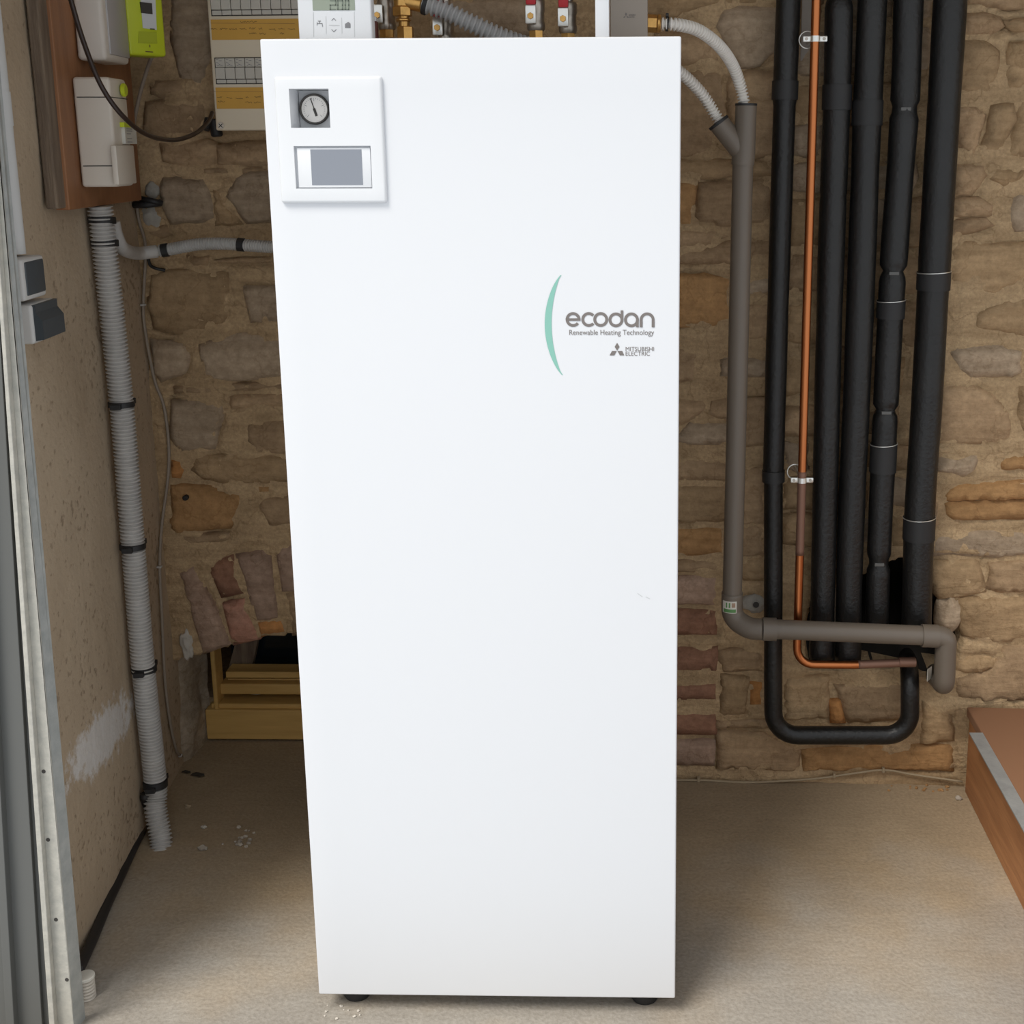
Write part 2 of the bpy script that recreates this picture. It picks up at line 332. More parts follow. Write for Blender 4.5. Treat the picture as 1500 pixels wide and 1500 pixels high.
def floor_mat():
    m, t, b = nt('concrete_floor'); b.inputs['Roughness'].default_value = 0.9
    tc = N(t, 'ShaderNodeTexCoord'); o = tc.outputs['Object']
    n1 = N(t, 'ShaderNodeTexNoise'); n1.inputs['Scale'].default_value = 2.2; n1.inputs['Detail'].default_value = 8; n1.inputs['Roughness'].default_value = 0.6
    n2 = N(t, 'ShaderNodeTexNoise'); n2.inputs['Scale'].default_value = 140; n2.inputs['Detail'].default_value = 4
    mp = N(t, 'ShaderNodeMapping'); mp.inputs['Scale'].default_value = (3, 22, 1); n3 = N(t, 'ShaderNodeTexNoise'); n3.inputs['Scale'].default_value = 3; n3.inputs['Detail'].default_value = 6
    for n in (n1, n2): t.links.new(o, n.inputs['Vector'])
    t.links.new(o, mp.inputs['Vector']); t.links.new(mp.outputs['Vector'], n3.inputs['Vector'])
    r1 = N(t, 'ShaderNodeValToRGB'); e = r1.color_ramp.elements; e[0].position = 0.3; e[0].color = (0.245, 0.20, 0.15, 1); e[1].position = 0.7; e[1].color = (0.36, 0.315, 0.262, 1)
    t.links.new(n1.outputs['Fac'], r1.inputs['Fac'])
    mx = N(t, 'ShaderNodeMix', data_type='RGBA', blend_type='MULTIPLY'); mx.inputs[0].default_value = 1.0
    r2 = N(t, 'ShaderNodeValToRGB'); e = r2.color_ramp.elements; e[0].position = 0.3; e[0].color = (0.86, 0.85, 0.83, 1); e[1].position = 0.65; e[1].color = (1.08, 1.08, 1.08, 1)
    e_ = r1.color_ramp.elements; e_[0].color = (0.27, 0.245, 0.212, 1); e_[1].color = (0.375, 0.345, 0.30, 1)
    r1b = N(t, 'ShaderNodeValToRGB'); e_ = r1b.color_ramp.elements; e_[0].position = 0.3; e_[0].color = (0.285, 0.215, 0.135, 1); e_[1].position = 0.7; e_[1].color = (0.41, 0.315, 0.205, 1)
    t.links.new(n1.outputs['Fac'], r1b.inputs['Fac'])
    sp = N(t, 'ShaderNodeSeparateXYZ'); t.links.new(o, sp.inputs[0])
    n5 = N(t, 'ShaderNodeTexNoise'); n5.inputs['Scale'].default_value = 5; n5.inputs['Detail'].default_value = 7; t.links.new(o, n5.inputs['Vector'])
    du = N(t, 'ShaderNodeMath', operation='MULTIPLY_ADD'); t.links.new(n5.outputs['Fac'], du.inputs[0]); du.inputs[1].default_value = 0.9; t.links.new(sp.outputs['Y'], du.inputs[2])
    mr = N(t, 'ShaderNodeMapRange'); mr.inputs['From Min'].default_value = 0.45; mr.inputs['From Max'].default_value = 0.95; t.links.new(du.outputs[0], mr.inputs['Value'])
    dm = N(t, 'ShaderNodeMix', data_type='RGBA'); t.links.new(mr.outputs['Result'], dm.inputs[0]); t.links.new(r1.outputs['Color'], dm.inputs[6]); t.links.new(r1b.outputs['Color'], dm.inputs[7])
    t.links.new(n2.outputs['Fac'], r2.inputs['Fac']); t.links.new(dm.outputs[2], mx.inputs[6]); t.links.new(r2.outputs['Color'], mx.inputs[7])
    mx2 = N(t, 'ShaderNodeMix', data_type='RGBA', blend_type='MULTIPLY'); mx2.inputs[0].default_value = 0.3
    r3 = N(t, 'ShaderNodeValToRGB'); e = r3.color_ramp.elements; e[0].position = 0.35; e[0].color = (0.8, 0.79, 0.77, 1); e[1].position = 0.6; e[1].color = (1, 1, 1, 1)
    t.links.new(n3.outputs['Fac'], r3.inputs['Fac']); t.links.new(mx.outputs[2], mx2.inputs[6]); t.links.new(r3.outputs['Color'], mx2.inputs[7])
    t.links.new(mx2.outputs[2], b.inputs['Base Color'])
    bp = N(t, 'ShaderNodeBump'); bp.inputs['Strength'].default_value = 0.55; bp.inputs['Distance'].default_value = 0.003
    t.links.new(n2.outputs['Fac'], bp.inputs['Height']); t.links.new(bp.outputs['Normal'], b.inputs['Normal'])
    return m
M['floor'] = floor_mat()
def render_mat():
    """cement render with pits and a pale salt stain"""
    m, t, b = nt('cement_render'); b.inputs['Roughness'].default_value = 0.95
    tc = N(t, 'ShaderNodeTexCoord'); o = tc.outputs['Object']
    n1 = N(t, 'ShaderNodeTexNoise'); n1.inputs['Scale'].default_value = 4; n1.inputs['Detail'].default_value = 8; t.links.new(o, n1.inputs['Vector'])
    r1 = N(t, 'ShaderNodeValToRGB'); e = r1.color_ramp.elements; e[0].position = 0.3; e[0].color = (0.41, 0.315, 0.215, 1); e[1].position = 0.7; e[1].color = (0.50, 0.395, 0.28, 1)
    t.links.new(n1.outputs['Fac'], r1.inputs['Fac'])
    # pits
    n2 = N(t, 'ShaderNodeTexNoise'); n2.inputs['Scale'].default_value = 75; n2.inputs['Detail'].default_value = 3; t.links.new(o, n2.inputs['Vector'])
    n2b = N(t, 'ShaderNodeTexNoise'); n2b.inputs['Scale'].default_value = 5; n2b.inputs['Detail'].default_value = 3; t.links.new(o, n2b.inputs['Vector'])
    ad = N(t, 'ShaderNodeMath', operation='MULTIPLY_ADD'); t.links.new(n2b.outputs['Fac'], ad.inputs[0]); ad.inputs[1].default_value = -0.35; t.links.new(n2.outputs['Fac'], ad.inputs[2])
    r2 = N(t, 'ShaderNodeValToRGB'); e = r2.color_ramp.elements; e[0].position = 0.12; e[0].color = (0, 0, 0, 1); e[1].position = 0.22; e[1].color = (1, 1, 1, 1)
    t.links.new(ad.outputs[0], r2.inputs['Fac'])
    mx = N(t, 'ShaderNodeMix', data_type='RGBA', blend_type='MIX'); t.links.new(r2.outputs['Color'], mx.inputs[0]); mx.inputs[6].default_value = (0.28, 0.21, 0.14, 1); t.links.new(r1.outputs['Color'], mx.inputs[7])
    # salt stain: an elongated blotch low on the wall, broken up by noise
    c = SALT[0]; mp = N(t, 'ShaderNodeMapping', vector_type='TEXTURE'); mp.inputs['Location'].default_value = c; mp.inputs['Rotation'].default_value = (SALT[1], 0, 0); mp.inputs['Scale'].default_value = (1.0, SALT[2], SALT[3])
    t.links.new(o, mp.inputs['Vector']); ln = N(t, 'ShaderNodeVectorMath', operation='LENGTH'); t.links.new(mp.outputs['Vector'], ln.inputs[0])
    n4 = N(t, 'ShaderNodeTexNoise'); n4.inputs['Scale'].default_value = 38; n4.inputs['Detail'].default_value = 7; n4.inputs['Roughness'].default_value = 0.7; t.links.new(o, n4.inputs['Vector'])
    sm = N(t, 'ShaderNodeMath', operation='MULTIPLY_ADD'); t.links.new(n4.outputs['Fac'], sm.inputs[0]); sm.inputs[1].default_value = 1.6; t.links.new(ln.outputs['Value'], sm.inputs[2])
    r4 = N(t, 'ShaderNodeValToRGB'); e = r4.color_ramp.elements; e[0].position = 0.47; e[0].color = (1, 1, 1, 1); e[1].position = 0.57; e[1].color = (0, 0, 0, 1)
    dv = N(t, 'ShaderNodeMath', operation='MULTIPLY'); dv.inputs[1].default_value = 0.36; t.links.new(sm.outputs[0], dv.inputs[0]); t.links.new(dv.outputs[0], r4.inputs['Fac'])
    mx2 = N(t, 'ShaderNodeMix', data_type='RGBA'); t.links.new(r4.outputs['Color'], mx2.inputs[0]); t.links.new(mx.outputs[2], mx2.inputs[6]); mx2.inputs[7].default_value = (0.66, 0.63, 0.60, 1)
    t.links.new(mx2.outputs[2], b.inputs['Base Color'])
    bp = N(t, 'ShaderNodeBump'); bp.inputs['Strength'].default_value = 0.6; bp.inputs['Distance'].default_value = 0.004
    t.links.new(ad.outputs[0], bp.inputs['Height']); t.links.new(bp.outputs['Normal'], b.inputs['Normal'])
    return m
_s = LW.at(150, 1080); SALT = ((_s.x, _s.y, _s.z), 0.0, 0.20, 0.085)
_a = LW.at(200, 1020); _b = LW.at(100, 1130); SALT = (SALT[0], math.atan2(_a.z-_b.z, _a.y-_b.y), 0.26, 0.075)
M['render'] = render_mat()

# ================================================================== STRUCTURE
def struct(name, bm, m, parent=None, smooth=False):
    o = obj(name, bm, m, parent, smooth)
    if not parent: o['kind'] = 'structure'
    return o
CEIL = 2.75
struct('floor', box(-6, 6, -0.2, 1.2, -0.12, 0.0), M['floor'])
struct('ground_outside', box(-9, 9, -12, -0.2, -0.14, -0.004), mat('grey_paving', (0.52, 0.555, 0.60), 0.9, var=0.2, scale=8))
struct('ceiling', box(-0.95, 3.4, -0.25, 1.2, CEIL, CEIL+0.1), M['limewash'])
struct('wall_right', box(3.3, 3.45, -0.25, 1.2, 0, CEIL), M['limewash'])
struct('wall_front', join(box(-0.80, 3.4, -0.30, -0.12, 2.25, 3.3), box(-4, -0.80, -0.015, 0.10, 0, 3.3)), M['render'])

# ---- left wall: cement render, gently uneven
def left_wall():
    bm = bmesh.new(); na, nz = 90, 160; a0, a1 = -0.012, 0.98; g = []
    for i in range(na+1):
        row = []
        for j in range(nz+1):
            a = a0+(a1-a0)*i/na; z = CEIL*j/nz; p = LW.pt(a, z)
            d = 0.004*noise.fractal(Vector((a*3, z*3, 1.7)), 1, 2, 4)+0.0016*noise.noise(Vector((a*30, z*30, 5)))
            row.append(bm.verts.new(LW.pt(a, z, d)))
        g.append(row)
    for i in range(na):
        for j in range(nz): bm.faces.new((g[i][j], g[i+1][j], g[i+1][j+1], g[i][j+1]))
    # thickness
    bk = [bm.verts.new(LW.pt(a, z, -0.12)) for a, z in ((a0, 0), (a1, 0), (a1, CEIL), (a0, CEIL))]
    bm.faces.new(bk[::-1])
    bm.faces.new([g[0][j] for j in range(nz+1)]+[bk[3], bk[0]])
    bmesh.ops.recalc_face_normals(bm, faces=bm.faces)
    return bm
struct('wall_left', left_wall(), M['render'], smooth='all')

# ---- back wall: stones traced on the wall plane
def PW(pts): return [BW.px(x, y) for x, y in pts]
def R(x0, y0, x1, y1): return [(x0, y0), (x1, y0+random.uniform(-2, 2)), (x1+random.uniform(-2, 2), y1), (x0+random.uniform(-2, 2), y1+random.uniform(-2, 2))]
ST = []   # (polygon on the wall in (a,z), material, name)
def grow(poly, d):
    cx = sum(p[0] for p in poly)/len(poly); cz = sum(p[1] for p in poly)/len(poly); out = []
    for x, z in poly:
        L = math.hypot(x-cx, z-cz); out.append((x+(x-cx)/L*d, z+(z-cz)/L*d))
    return out
def S(m, pts, name='stone'): ST.append((grow(PW(pts), 0.0055 if name == 'stone' else 0.005), m, name))
# right of the pipes
S('tan', [(1405,60),(1417,57),(1440,59),(1451,67),(1460,76),(1463,93),(1459,111),(1455,125),(1444,133),(1398,133)])
S('tan', [(1482,64),(1545,60),(1545,128),(1480,127),(1474,110),(1478,85)])
S('brown', [(1405,21),(1440,20),(1462,26),(1470,38),(1450,49),(1403,49)])
S('tan', [(1475,29),(1545,22),(1545,46),(1490,45),(1478,38)])
S('brown', [(1400,-40),(1545,-40),(1545,6),(1470,11),(1440,4),(1402,5)])
S('brown', [(1400,155),(1432,158),(1443,172),(1433,200),(1428,224),(1405,212),(1398,190)])
S('tan', [(1452,157),(1486,152),(1487,178),(1466,224),(1436,218),(1449,192)])
S('tan', [(1494,150),(1545,150),(1545,227),(1474,227),(1488,190)])
S('brown', [(1397,240),(1440,245),(1445,258),(1425,283),(1396,284)])
S('tan', [(1450,247),(1500,250),(1495,262),(1470,271),(1452,262)])
S('brown', [(1396,292),(1432,290),(1452,300),(1450,316),(1394,318)])
S('brown', [(1394,323),(1440,320),(1455,331),(1430,338),(1393,347)])
S('grey', [(1482,292),(1500,284),(1545,280),(1545,338),(1490,335),(1480,320)])
S('tan', [(1392,357),(1430,356),(1440,359),(1500,357),(1545,360),(1545,405),(1500,410),(1460,426),(1420,425),(1390,412)])
S('tan', [(1436,456),(1470,445),(1500,436),(1545,432),(1545,486),(1500,492),(1450,483),(1430,479),(1432,465)])
S('grey', [(1393,506),(1405,510),(1430,507),(1470,508),(1497,515),(1493,545),(1480,550),(1425,550),(1405,540),(1398,525)])
S('brown', [(1378,566),(1412,564),(1435,570),(1450,580),(1465,592),(1478,605),(1480,640),(1462,648),(1420,648),(1372,648)])
S('tan', [(1496,570),(1545,560),(1545,650),(1502,640),(1491,610)])
S('grey', [(1372,671),(1428,669),(1431,675),(1424,690),(1410,696),(1385,692),(1372,691)])
S('ochre', [(1466,668),(1545,664),(1545,688),(1470,688)])
S('ochre', [(1395,715),(1420,711),(1460,707),(1545,702),(1545,731),(1460,731),(1390,734),(1386,728)])
S('ochre', [(1387,738),(1460,735),(1545,735),(1545,760),(1440,760),(1395,762),(1386,755)])
S('brown', [(1362,712),(1376,712),(1376,768),(1360,768)])
S('grey', [(1364,783),(1420,780),(1470,781),(1545,781),(1545,810),(1450,815),(1400,812),(1362,815)])
S('tan', [(1366,824),(1425,822),(1431,826),(1436,840),(1442,860),(1442,867),(1410,873),(1378,876),(1371,868),(1366,850)])
S('brown', [(1452,827),(1545,818),(1545,866),(1470,867),(1450,862)])
S('tan', [(1408,880),(1440,876),(1545,878),(1545,940),(1440,938),(1412,930),(1404,905)])
S('tan', [(1402,966),(1440,962),(1463,968),(1460,975),(1440,983),(1402,986)])
S('brown', [(1470,950),(1545,947),(1545,1025),(1440,1025),(1404,1022),(1402,991),(1450,986)])
# between the white unit and the first black pipe
S('tan', [(900,-40),(1130,-40),(1130,4),(1050,5),(985,24),(905,20)])
S('grey', [(1054,25),(1065,13),(1080,11),(1100,13),(1142,12),(1142,70),(1125,78),(1112,92),(1085,97),(1062,62),(1050,40)])
S('brown', [(960,45),(1036,50),(1048,75),(1048,87),(1010,91),(960,92)])
S('brown', [(1022,106),(1060,108),(1060,160),(1042,224),(960,230),(960,120)])
S('brown', [(1065,110),(1095,108),(1142,105),(1142,224),(1100,230),(1065,200)])
S('tan', [(960,238),(1030,234),(1130,237),(1130,256),(1030,260),(960,258)])
S('ochre', [(960,265),(1022,266),(1014,300),(1012,325),(960,328)])
S('brown', [(1026,268),(1125,264),(1125,325),(1060,330),(1018,325)])
S('brown', [(960,337),(1040,339),(1066,346),(1045,353),(1030,361),(960,361)])
S('brown', [(960,369),(1035,365),(1070,353),(1128,349),(1128,372),(1070,386),(960,386)])
S('ochre', [(960,406),(1030,403),(1065,411),(1068,470),(1040,477),(960,479)])
S('grey', [(1080,411),(1130,406),(1130,430),(1080,432)])
S('brown', [(1080,447),(1128,446),(1128,495),(1078,494)])
S('brown', [(960,513),(1019,514),(1020,525),(1015,556),(960,558)])
S('grey', [(1055,526),(1068,524),(1128,526),(1125,552),(1058,552)])
S('brown', [(960,586),(1035,587),(1030,604),(1018,611),(960,648)])
S('brown', [(1041,587),(1075,585),(1075,617),(1036,609)])
S('grey', [(1012,618),(1062,623),(1075,650),(975,653)])
S('brown', [(1082,586),(1122,587),(1122,650),(1082,654)])
S('brown', [(960,672),(1075,675),(1075,704),(960,704)])
S('tan', [(960,712),(1075,710),(1075,765),(960,767)])
S('brown', [(1082,690),(1120,686),(1120,765),(1082,765)])
S('ochre', [(960,775),(1055,773),(1058,813),(960,815)])
S('brown', [(1068,773),(1118,771),(1118,812),(1068,815)])
S('brown', [(960,822),(1045,821),(1053,830),(1049,838),(960,838)])
S('tan', [(1066,822),(1118,820),(1118,850),(1072,848)])
# red brick jamb, bottom right of the unit
S('mauve', R(955,846,1048,886), 'brick'); S('brick', R(955,895,1048,930), 'brick'); S('brick', R(955,951,1049,983), 'brick')
S('brick', R(955,1003,1046,1027), 'brick'); S('brick', R(955,1045,1046,1077), 'brick'); S('mauve', R(955,1085,1046,1122), 'brick')
S('brown', [(1054,955),(1118,950),(1118,982),(1055,985)])
S('tan', [(1056,991),(1096,996),(1093,1044),(1053,1050)])
S('orange', R(1100,1002,1117,1030), 'brick')
S('brown', [(1052,1056),(1118,1057),(1122,1067),(1052,1068)])
S('brown', [(1052,1074),(1118,1078),(1170,1100),(1168,1130),(1053,1126)])
S('tan', [(1150,995),(1212,992),(1213,1050),(1150,1058)])
S('orange', [(1217,1029),(1231,1028),(1238,1058),(1217,1058)], 'brick')
S('brown', [(1224,1005),(1330,1000),(1330,1055),(1244,1058),(1233,1024)])
S('ochre', [(1178,1100),(1290,1096),(1398,1092),(1395,1130),(1280,1126),(1178,1130)])
S('tan', [(1350,1028),(1392,1052),(1398,1085),(1350,1088)])
# left of the unit
S('grey', [(247,-20),(308,-20),(308,80),(298,122),(264,114),(252,60)])
S('brown', [(222,119),(262,119),(276,134),(240,142),(222,136)])
S('brown', [(214,152),(235,148),(298,150),(306,185),(270,194),(230,204),(212,190)])
S('brown', [(235,212),(300,206),(314,211),(315,240),(280,242),(240,236)])
S('brown', [(319,211),(430,203),(430,240),(350,242),(319,242)])
S('brown', [(300,246),(430,247),(430,252),(330,255),(300,253)])
S('grey', [(240,262),(295,263),(303,280),(310,300),(312,320),(290,326),(250,325),(238,300),(235,272)])
S('grey', [(345,264),(362,254),(432,255),(436,322),(360,325),(347,305),(330,288)])
S('tan', [(312,272),(326,292),(352,326),(316,330)])
S('brown', [(215,336),(240,331),(246,345),(220,352)])
S('brown', [(275,374),(302,377),(302,388),(275,389)])
S('brown', [(314,381),(438,373),(438,383),(340,386)])
S('tan', [(224,402),(265,396),(330,401),(335,450),(325,470),(300,480),(260,488),(226,480),(216,440)])
S('grey', [(358,421),(440,419),(442,470),(368,471),(360,440)])
S('grey', [(221,499),(265,506),(275,521),(268,545),(237,559),(223,540)])
S('grey', [(293,506),(320,496),(345,489),(444,500),(446,553),(330,556),(302,553),(297,530)])
S('brown', [(256,566),(446,558),(448,568),(330,573),(310,577),(256,577)])
S('grey', [(251,589),(318,587),(325,610),(316,632),(312,655),(265,660),(250,640)])
S('brown', [(336,581),(446,573),(448,592),(360,598),(341,598)])
S('brown', [(365,621),(450,610),(452,664),(380,662),(361,648)])
S('tan', [(285,669),(340,669),(452,669),(454,705),(340,708),(300,702),(281,690)])
S('orange', [(252,677),(271,681),(262,697),(252,698)])
S('ochre', [(250,711),(300,713),(320,721),(352,727),(345,755),(335,773),(300,775),(270,780),(250,782)])
S('ochre', [(372,711),(455,709),(455,718),(373,722)])
S('brown', [(380,731),(456,721),(458,765),(395,770),(382,746)])
S('brown', [(268,784),(330,781),(330,791),(275,801)])
# brick arch over the low opening
S('mauve', [(263,842),(286,828),(336,942),(297,957)], 'brick')
S('brick', [(304,829),(339,816),(353,868),(324,875)], 'brick')
S('rose', [(326,887),(357,881),(379,935),(341,945)], 'brick')
S('mauve', [(345,815),(395,805),(409,905),(375,908)], 'brick')
S('orange', [(376,911),(412,908),(420,925),(384,932)], 'brick')
S('mauve', [(403,803),(442,801),(447,864),(412,866)], 'brick')
S('brown', [(419,870),(448,870),(452,927),(428,930)], 'brick')
for k in range(11):
    x = 458+k*42; yb = 922-16*math.sin(math.pi*(k+1)/12); sk = (650-x)*0.10
    S(['mauve', 'brick', 'rose'][k % 3], [(x-sk*0.8, yb-105), (x+36-sk*0.8, yb-106), (x+36, yb), (x, yb+1)], 'brick')
# openings in the wall: the low arched opening, and the broken hole where the pipes go through
NICHE = PW([(236,972),(262,968),(296,959),(338,947),(381,935),(428,931),(560,912),(700,905),(850,913),(952,935),(952,1215),(225,1215)])
HOLE = PW([(1180,938),(1188,880),(1290,830),(1318,818),(1365,830),(1372,872),(1404,882),(1410,935),(1400,985),(1350,985),(1330,978),(1190,980),(1183,976)])
def inpoly(p, poly):
    x, y = p; c = False; j = len(poly)-1
    for i in range(len(poly)):
        xi, yi = poly[i]; xj, yj = poly[j]
        if (yi > y) != (yj > y) and x < (xj-xi)*(y-yi)/(yj-yi)+xi: c = not c
        j = i
    return c
def bb(p): return min(q[0] for q in p), max(q[0] for q in p), min(q[1] for q in p), max(q[1] for q in p)
def fill_rows(a0, a1, z0, z1, hmin=0.055, hmax=0.10):
    boxes = [bb(p) for p, _, _ in ST]+[bb(HOLE), bb(NICHE)]
    z = z0
    while z < z1-0.03:
        h = min(random.uniform(hmin, hmax), z1-z); a = a0+random.uniform(-0.05, 0)
        while a < a1:
            w = random.uniform(0.09, 0.2); b = (max(a, a0), min(a+w, a1), z, z+h)
            if b[1]-b[0] > 0.04 and not any(b[0] < q[1]-0.004 and b[1] > q[0]+0.004 and b[2] < q[3]-0.004 and b[3] > q[2]+0.004 for q in boxes):
                j = lambda: random.uniform(-0.006, 0.006)
                poly = [(b[0]+j(), b[2]+j()), ((b[0]+b[1])/2, b[2]+j()), (b[1]+j(), b[2]+j()), (b[1]+j(), (b[2]+b[3])/2), (b[1]+j(), b[3]+j()), ((b[0]+b[1])/2, b[3]+j()), (b[0]+j(), b[3]+j()), (b[0]+j(), (b[2]+b[3])/2)]
                ST.append((poly, random.choice(['brown', 'brown', 'tan', 'grey', 'tan']), 'stone'))
            a += w+random.uniform(0.012, 0.022)
        z += h+random.uniform(0.012, 0.022)
_l = BW.px(1150, 500)[0]; _r = BW.px(1372, 300)[0]
fill_rows(_l, _r-0.02, 0.30, 1.85)
fill_rows(BW.px(455, 300)[0], BW.px(955, 300)[0], 0.62, 1.85)
fill_rows(BW.px(1560, 500)[0], 1.75, 0.02, 1.8)

def roughen(poly, step=0.014, amp=0.0035, seed=0.0):
    out = []; n = len(poly)
    for i in range(n):
        a = Vector((*poly[i], 0)); b = Vector((*poly[(i+1) % n], 0)); k = max(1, int((b-a).length/step))
        for q in range(k):
            p = a.lerp(b, q/k); v = noise.noise_vector(Vector((p.x*45, p.y*45, seed)))
            out.append((p.x+v.x*amp, p.y+v.y*amp))
    return out
def dist_poly(X, Z, poly):
    d = np.full(X.shape, 1e9); n = len(poly)
    for i in range(n):
        ax, az = poly[i]; bx, bz = poly[(i+1) % n]; dx, dz = bx-ax, bz-az; L2 = dx*dx+dz*dz+1e-12
        t = np.clip(((X-ax)*dx+(Z-az)*dz)/L2, 0, 1); d = np.minimum(d, np.hypot(X-ax-t*dx, Z-az-t*dz))
    return d
def stone_mesh(poly, seed, brick):
    P = roughen(poly, 0.013 if not brick else 0.016, 0.0035 if not brick else 0.0018, seed); n = len(P)
    x0, x1, z0, z1 = bb(P); step = 0.0125
    pts = [Vector(p) for p in P]; z = z0+step*0.6
    arr = []
    while z < z1:
        x = x0+step*random.uniform(0.3, 0.7)
        while x < x1:
            q = (x+random.uniform(-.003, .003), z+random.uniform(-.003, .003))
            if inpoly(q, P): arr.append(q)
            x += step
        z += step
    if arr:
        A = np.array(arr); d = dist_poly(A[:, 0], A[:, 1], P)
        arr = [tuple(q) for q, dd in zip(arr, d) if dd > 0.0055]
    # inner ring close to the edge gives the arris
    cx, cz = sum(p[0] for p in P)/n, sum(p[1] for p in P)/n
    pts += [Vector(q) for q in arr]
    r = delaunay_2d_cdt(pts, [(i, (i+1) % n) for i in range(n)], [list(range(n))], 1, 1e-5)
    V, F = r[0], r[2]
    vx = np.array([v.x for v in V]); vz = np.array([v.y for v in V]); d = dist_poly(vx, vz, P)
    pro = random.uniform(0.0045, 0.0095) if not brick else random.uniform(0.0075, 0.0095)
    tx, tz = random.uniform(-.04, .04), random.uniform(-.06, .05)
    if brick: tx *= .3; tz *= .3
    amp = 0.0042 if not brick else 0.0015
    bm = bmesh.new(); vs_ = []
    for i in range(len(V)):
        e = min(1.0, d[i]/0.0065); e = math.sqrt(max(0, 1-(1-e)**2))
        h = -0.005+(pro+0.005)*e+e*(tx*(vx[i]-cx)+tz*(vz[i]-cz))+e*amp*noise.fractal(Vector((vx[i]*20, vz[i]*34, seed)), 1, 2, 4)
        vs_.append(bm.verts.new(BW.pt(vx[i], vz[i], h)))
    for f in F:
        try: bm.faces.new([vs_[i] for i in f])
        except ValueError: pass
    bm.verts.ensure_lookup_table()
    be = [e for e in bm.edges if e.is_boundary]
    ex = bmesh.ops.extrude_edge_only(bm, edges=be)
    for v in [g for g in ex['geom'] if isinstance(g, bmesh.types.BMVert)]: v.co -= BW.n*0.02
    bmesh.ops.recalc_face_normals(bm, faces=bm.faces)
    # make the front face the room
    s = sum((f.normal.dot(BW.n))*f.calc_area() for f in bm.faces)
    if s < 0: bmesh.ops.reverse_faces(bm, faces=bm.faces)
    return bm
def back_wall():
    a0, a1, z0, z1 = -0.93, 1.45, 0.0, 1.85; st = 0.0065
    na, nz = int((a1-a0)/st), int((z1-z0)/st)
    A, Z = np.meshgrid(np.linspace(a0, a1, na+1), np.linspace(z0, z1, nz+1), indexing='ij')
    D = np.full(A.shape, 1.0)
    for poly, _, _ in ST:
        x0, x1, y0, y1 = bb(poly); i0, i1 = max(0, int((x0-.03-a0)/st)), min(na+1, int((x1+.03-a0)/st)+2); j0, j1 = max(0, int((y0-.03)/st)), min(nz+1, int((y1+.03)/st)+2)
        if i1 <= i0 or j1 <= j0: continue
        D[i0:i1, j0:j1] = np.minimum(D[i0:i1, j0:j1], dist_poly(A[i0:i1, j0:j1], Z[i0:i1, j0:j1], poly))
    HD = dist_poly(A, Z, HOLE); bm = bmesh.new(); g = [[None]*(nz+1) for _ in range(na+1)]
    hole = np.zeros(A.shape, bool); nic = np.zeros(A.shape, bool)
    bn, bh = bb(NICHE), bb(HOLE)
    for i in range(na+1):
        for j in range(nz+1):
            a, z = A[i, j], Z[i, j]
            jx = 0.006*noise.noise(Vector((a*60, z*60, 2)))
            if bn[0] < a < bn[1] and z < bn[3]+.01 and inpoly((a+jx, z+jx), NICHE): nic[i, j] = True
            if bh[0] < a < bh[1] and bh[2] < z < bh[3] and inpoly((a+jx, z+jx), HOLE): hole[i, j] = True
    for i in range(na+1):
        for j in range(nz+1):
            a, z = A[i, j], Z[i, j]
            h = 0.0038*noise.fractal(Vector((a*22, z*22, 0.3)), 1, 2, 4)+0.003*noise.noise(Vector((a*7, z*7, 9)))
            crack = math.exp(-(D[i, j]/0.0048)**2)*max(0, 0.30+1.5*noise.noise(Vector((a*12, z*12, 4.4))))
            h -= 0.014*crack
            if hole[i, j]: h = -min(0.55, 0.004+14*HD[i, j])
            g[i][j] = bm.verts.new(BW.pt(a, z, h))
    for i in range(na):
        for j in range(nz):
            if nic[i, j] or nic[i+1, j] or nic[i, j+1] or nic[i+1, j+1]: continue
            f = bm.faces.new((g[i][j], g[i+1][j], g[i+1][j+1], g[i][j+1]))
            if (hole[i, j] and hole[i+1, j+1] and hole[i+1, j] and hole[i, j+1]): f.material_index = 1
    for v in [v for v in bm.verts if not v.link_faces]: bm.verts.remove(v)
    # the opening's edge runs back to the frame
    be = [e for e in bm.edges if e.is_boundary and all(bn[0]-.02 < (v.co-BW.P0).dot(BW.u) < bn[1]+.02 and v.co.z < bn[3]+.03 for v in e.verts) and not all(v.co.z < 0.002 for v in e.verts)]
    be = [e for e in be if not all((v.co-BW.P0).dot(BW.u) < a0+.004 for v in e.verts)]
    for dd in (0.05, 0.05, 0.08):
        ex = bmesh.ops.extrude_edge_only(bm, edges=be)
        for v in [q for q in ex['geom'] if isinstance(q, bmesh.types.BMVert)]:
            w = 0.010*noise.noise(v.co*18)
            v.co += -BW.n*dd+Vector((w, 0, w))
        be = [q for q in ex['geom'] if isinstance(q, bmesh.types.BMEdge)]
    bmesh.ops.recalc_face_normals(bm, faces=bm.faces)
    s = sum(f.normal.dot(BW.n)*f.calc_area() for f in bm.faces)
    if s < 0: bmesh.ops.reverse_faces(bm, faces=bm.faces)
    return bm
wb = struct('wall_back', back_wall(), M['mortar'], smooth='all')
wb.data.materials.append(mat('hole_shade', (0.03, 0.024, 0.018), 1.0))  # near-black colour paints the shade inside the pipe hole
up_ = obj('upper_wall', join(obox(BW, -0.93, 3.5, 1.84, CEIL, -0.2, 0.0), obox(BW, 1.44, 3.5, 0, 1.85, -0.2, 0.0)), M['mortar'], wb)
for i, (poly, m, nm) in enumerate(ST):
    obj(nm, stone_mesh(poly, i*1.37, nm == 'brick'), M[m], wb, smooth='all')
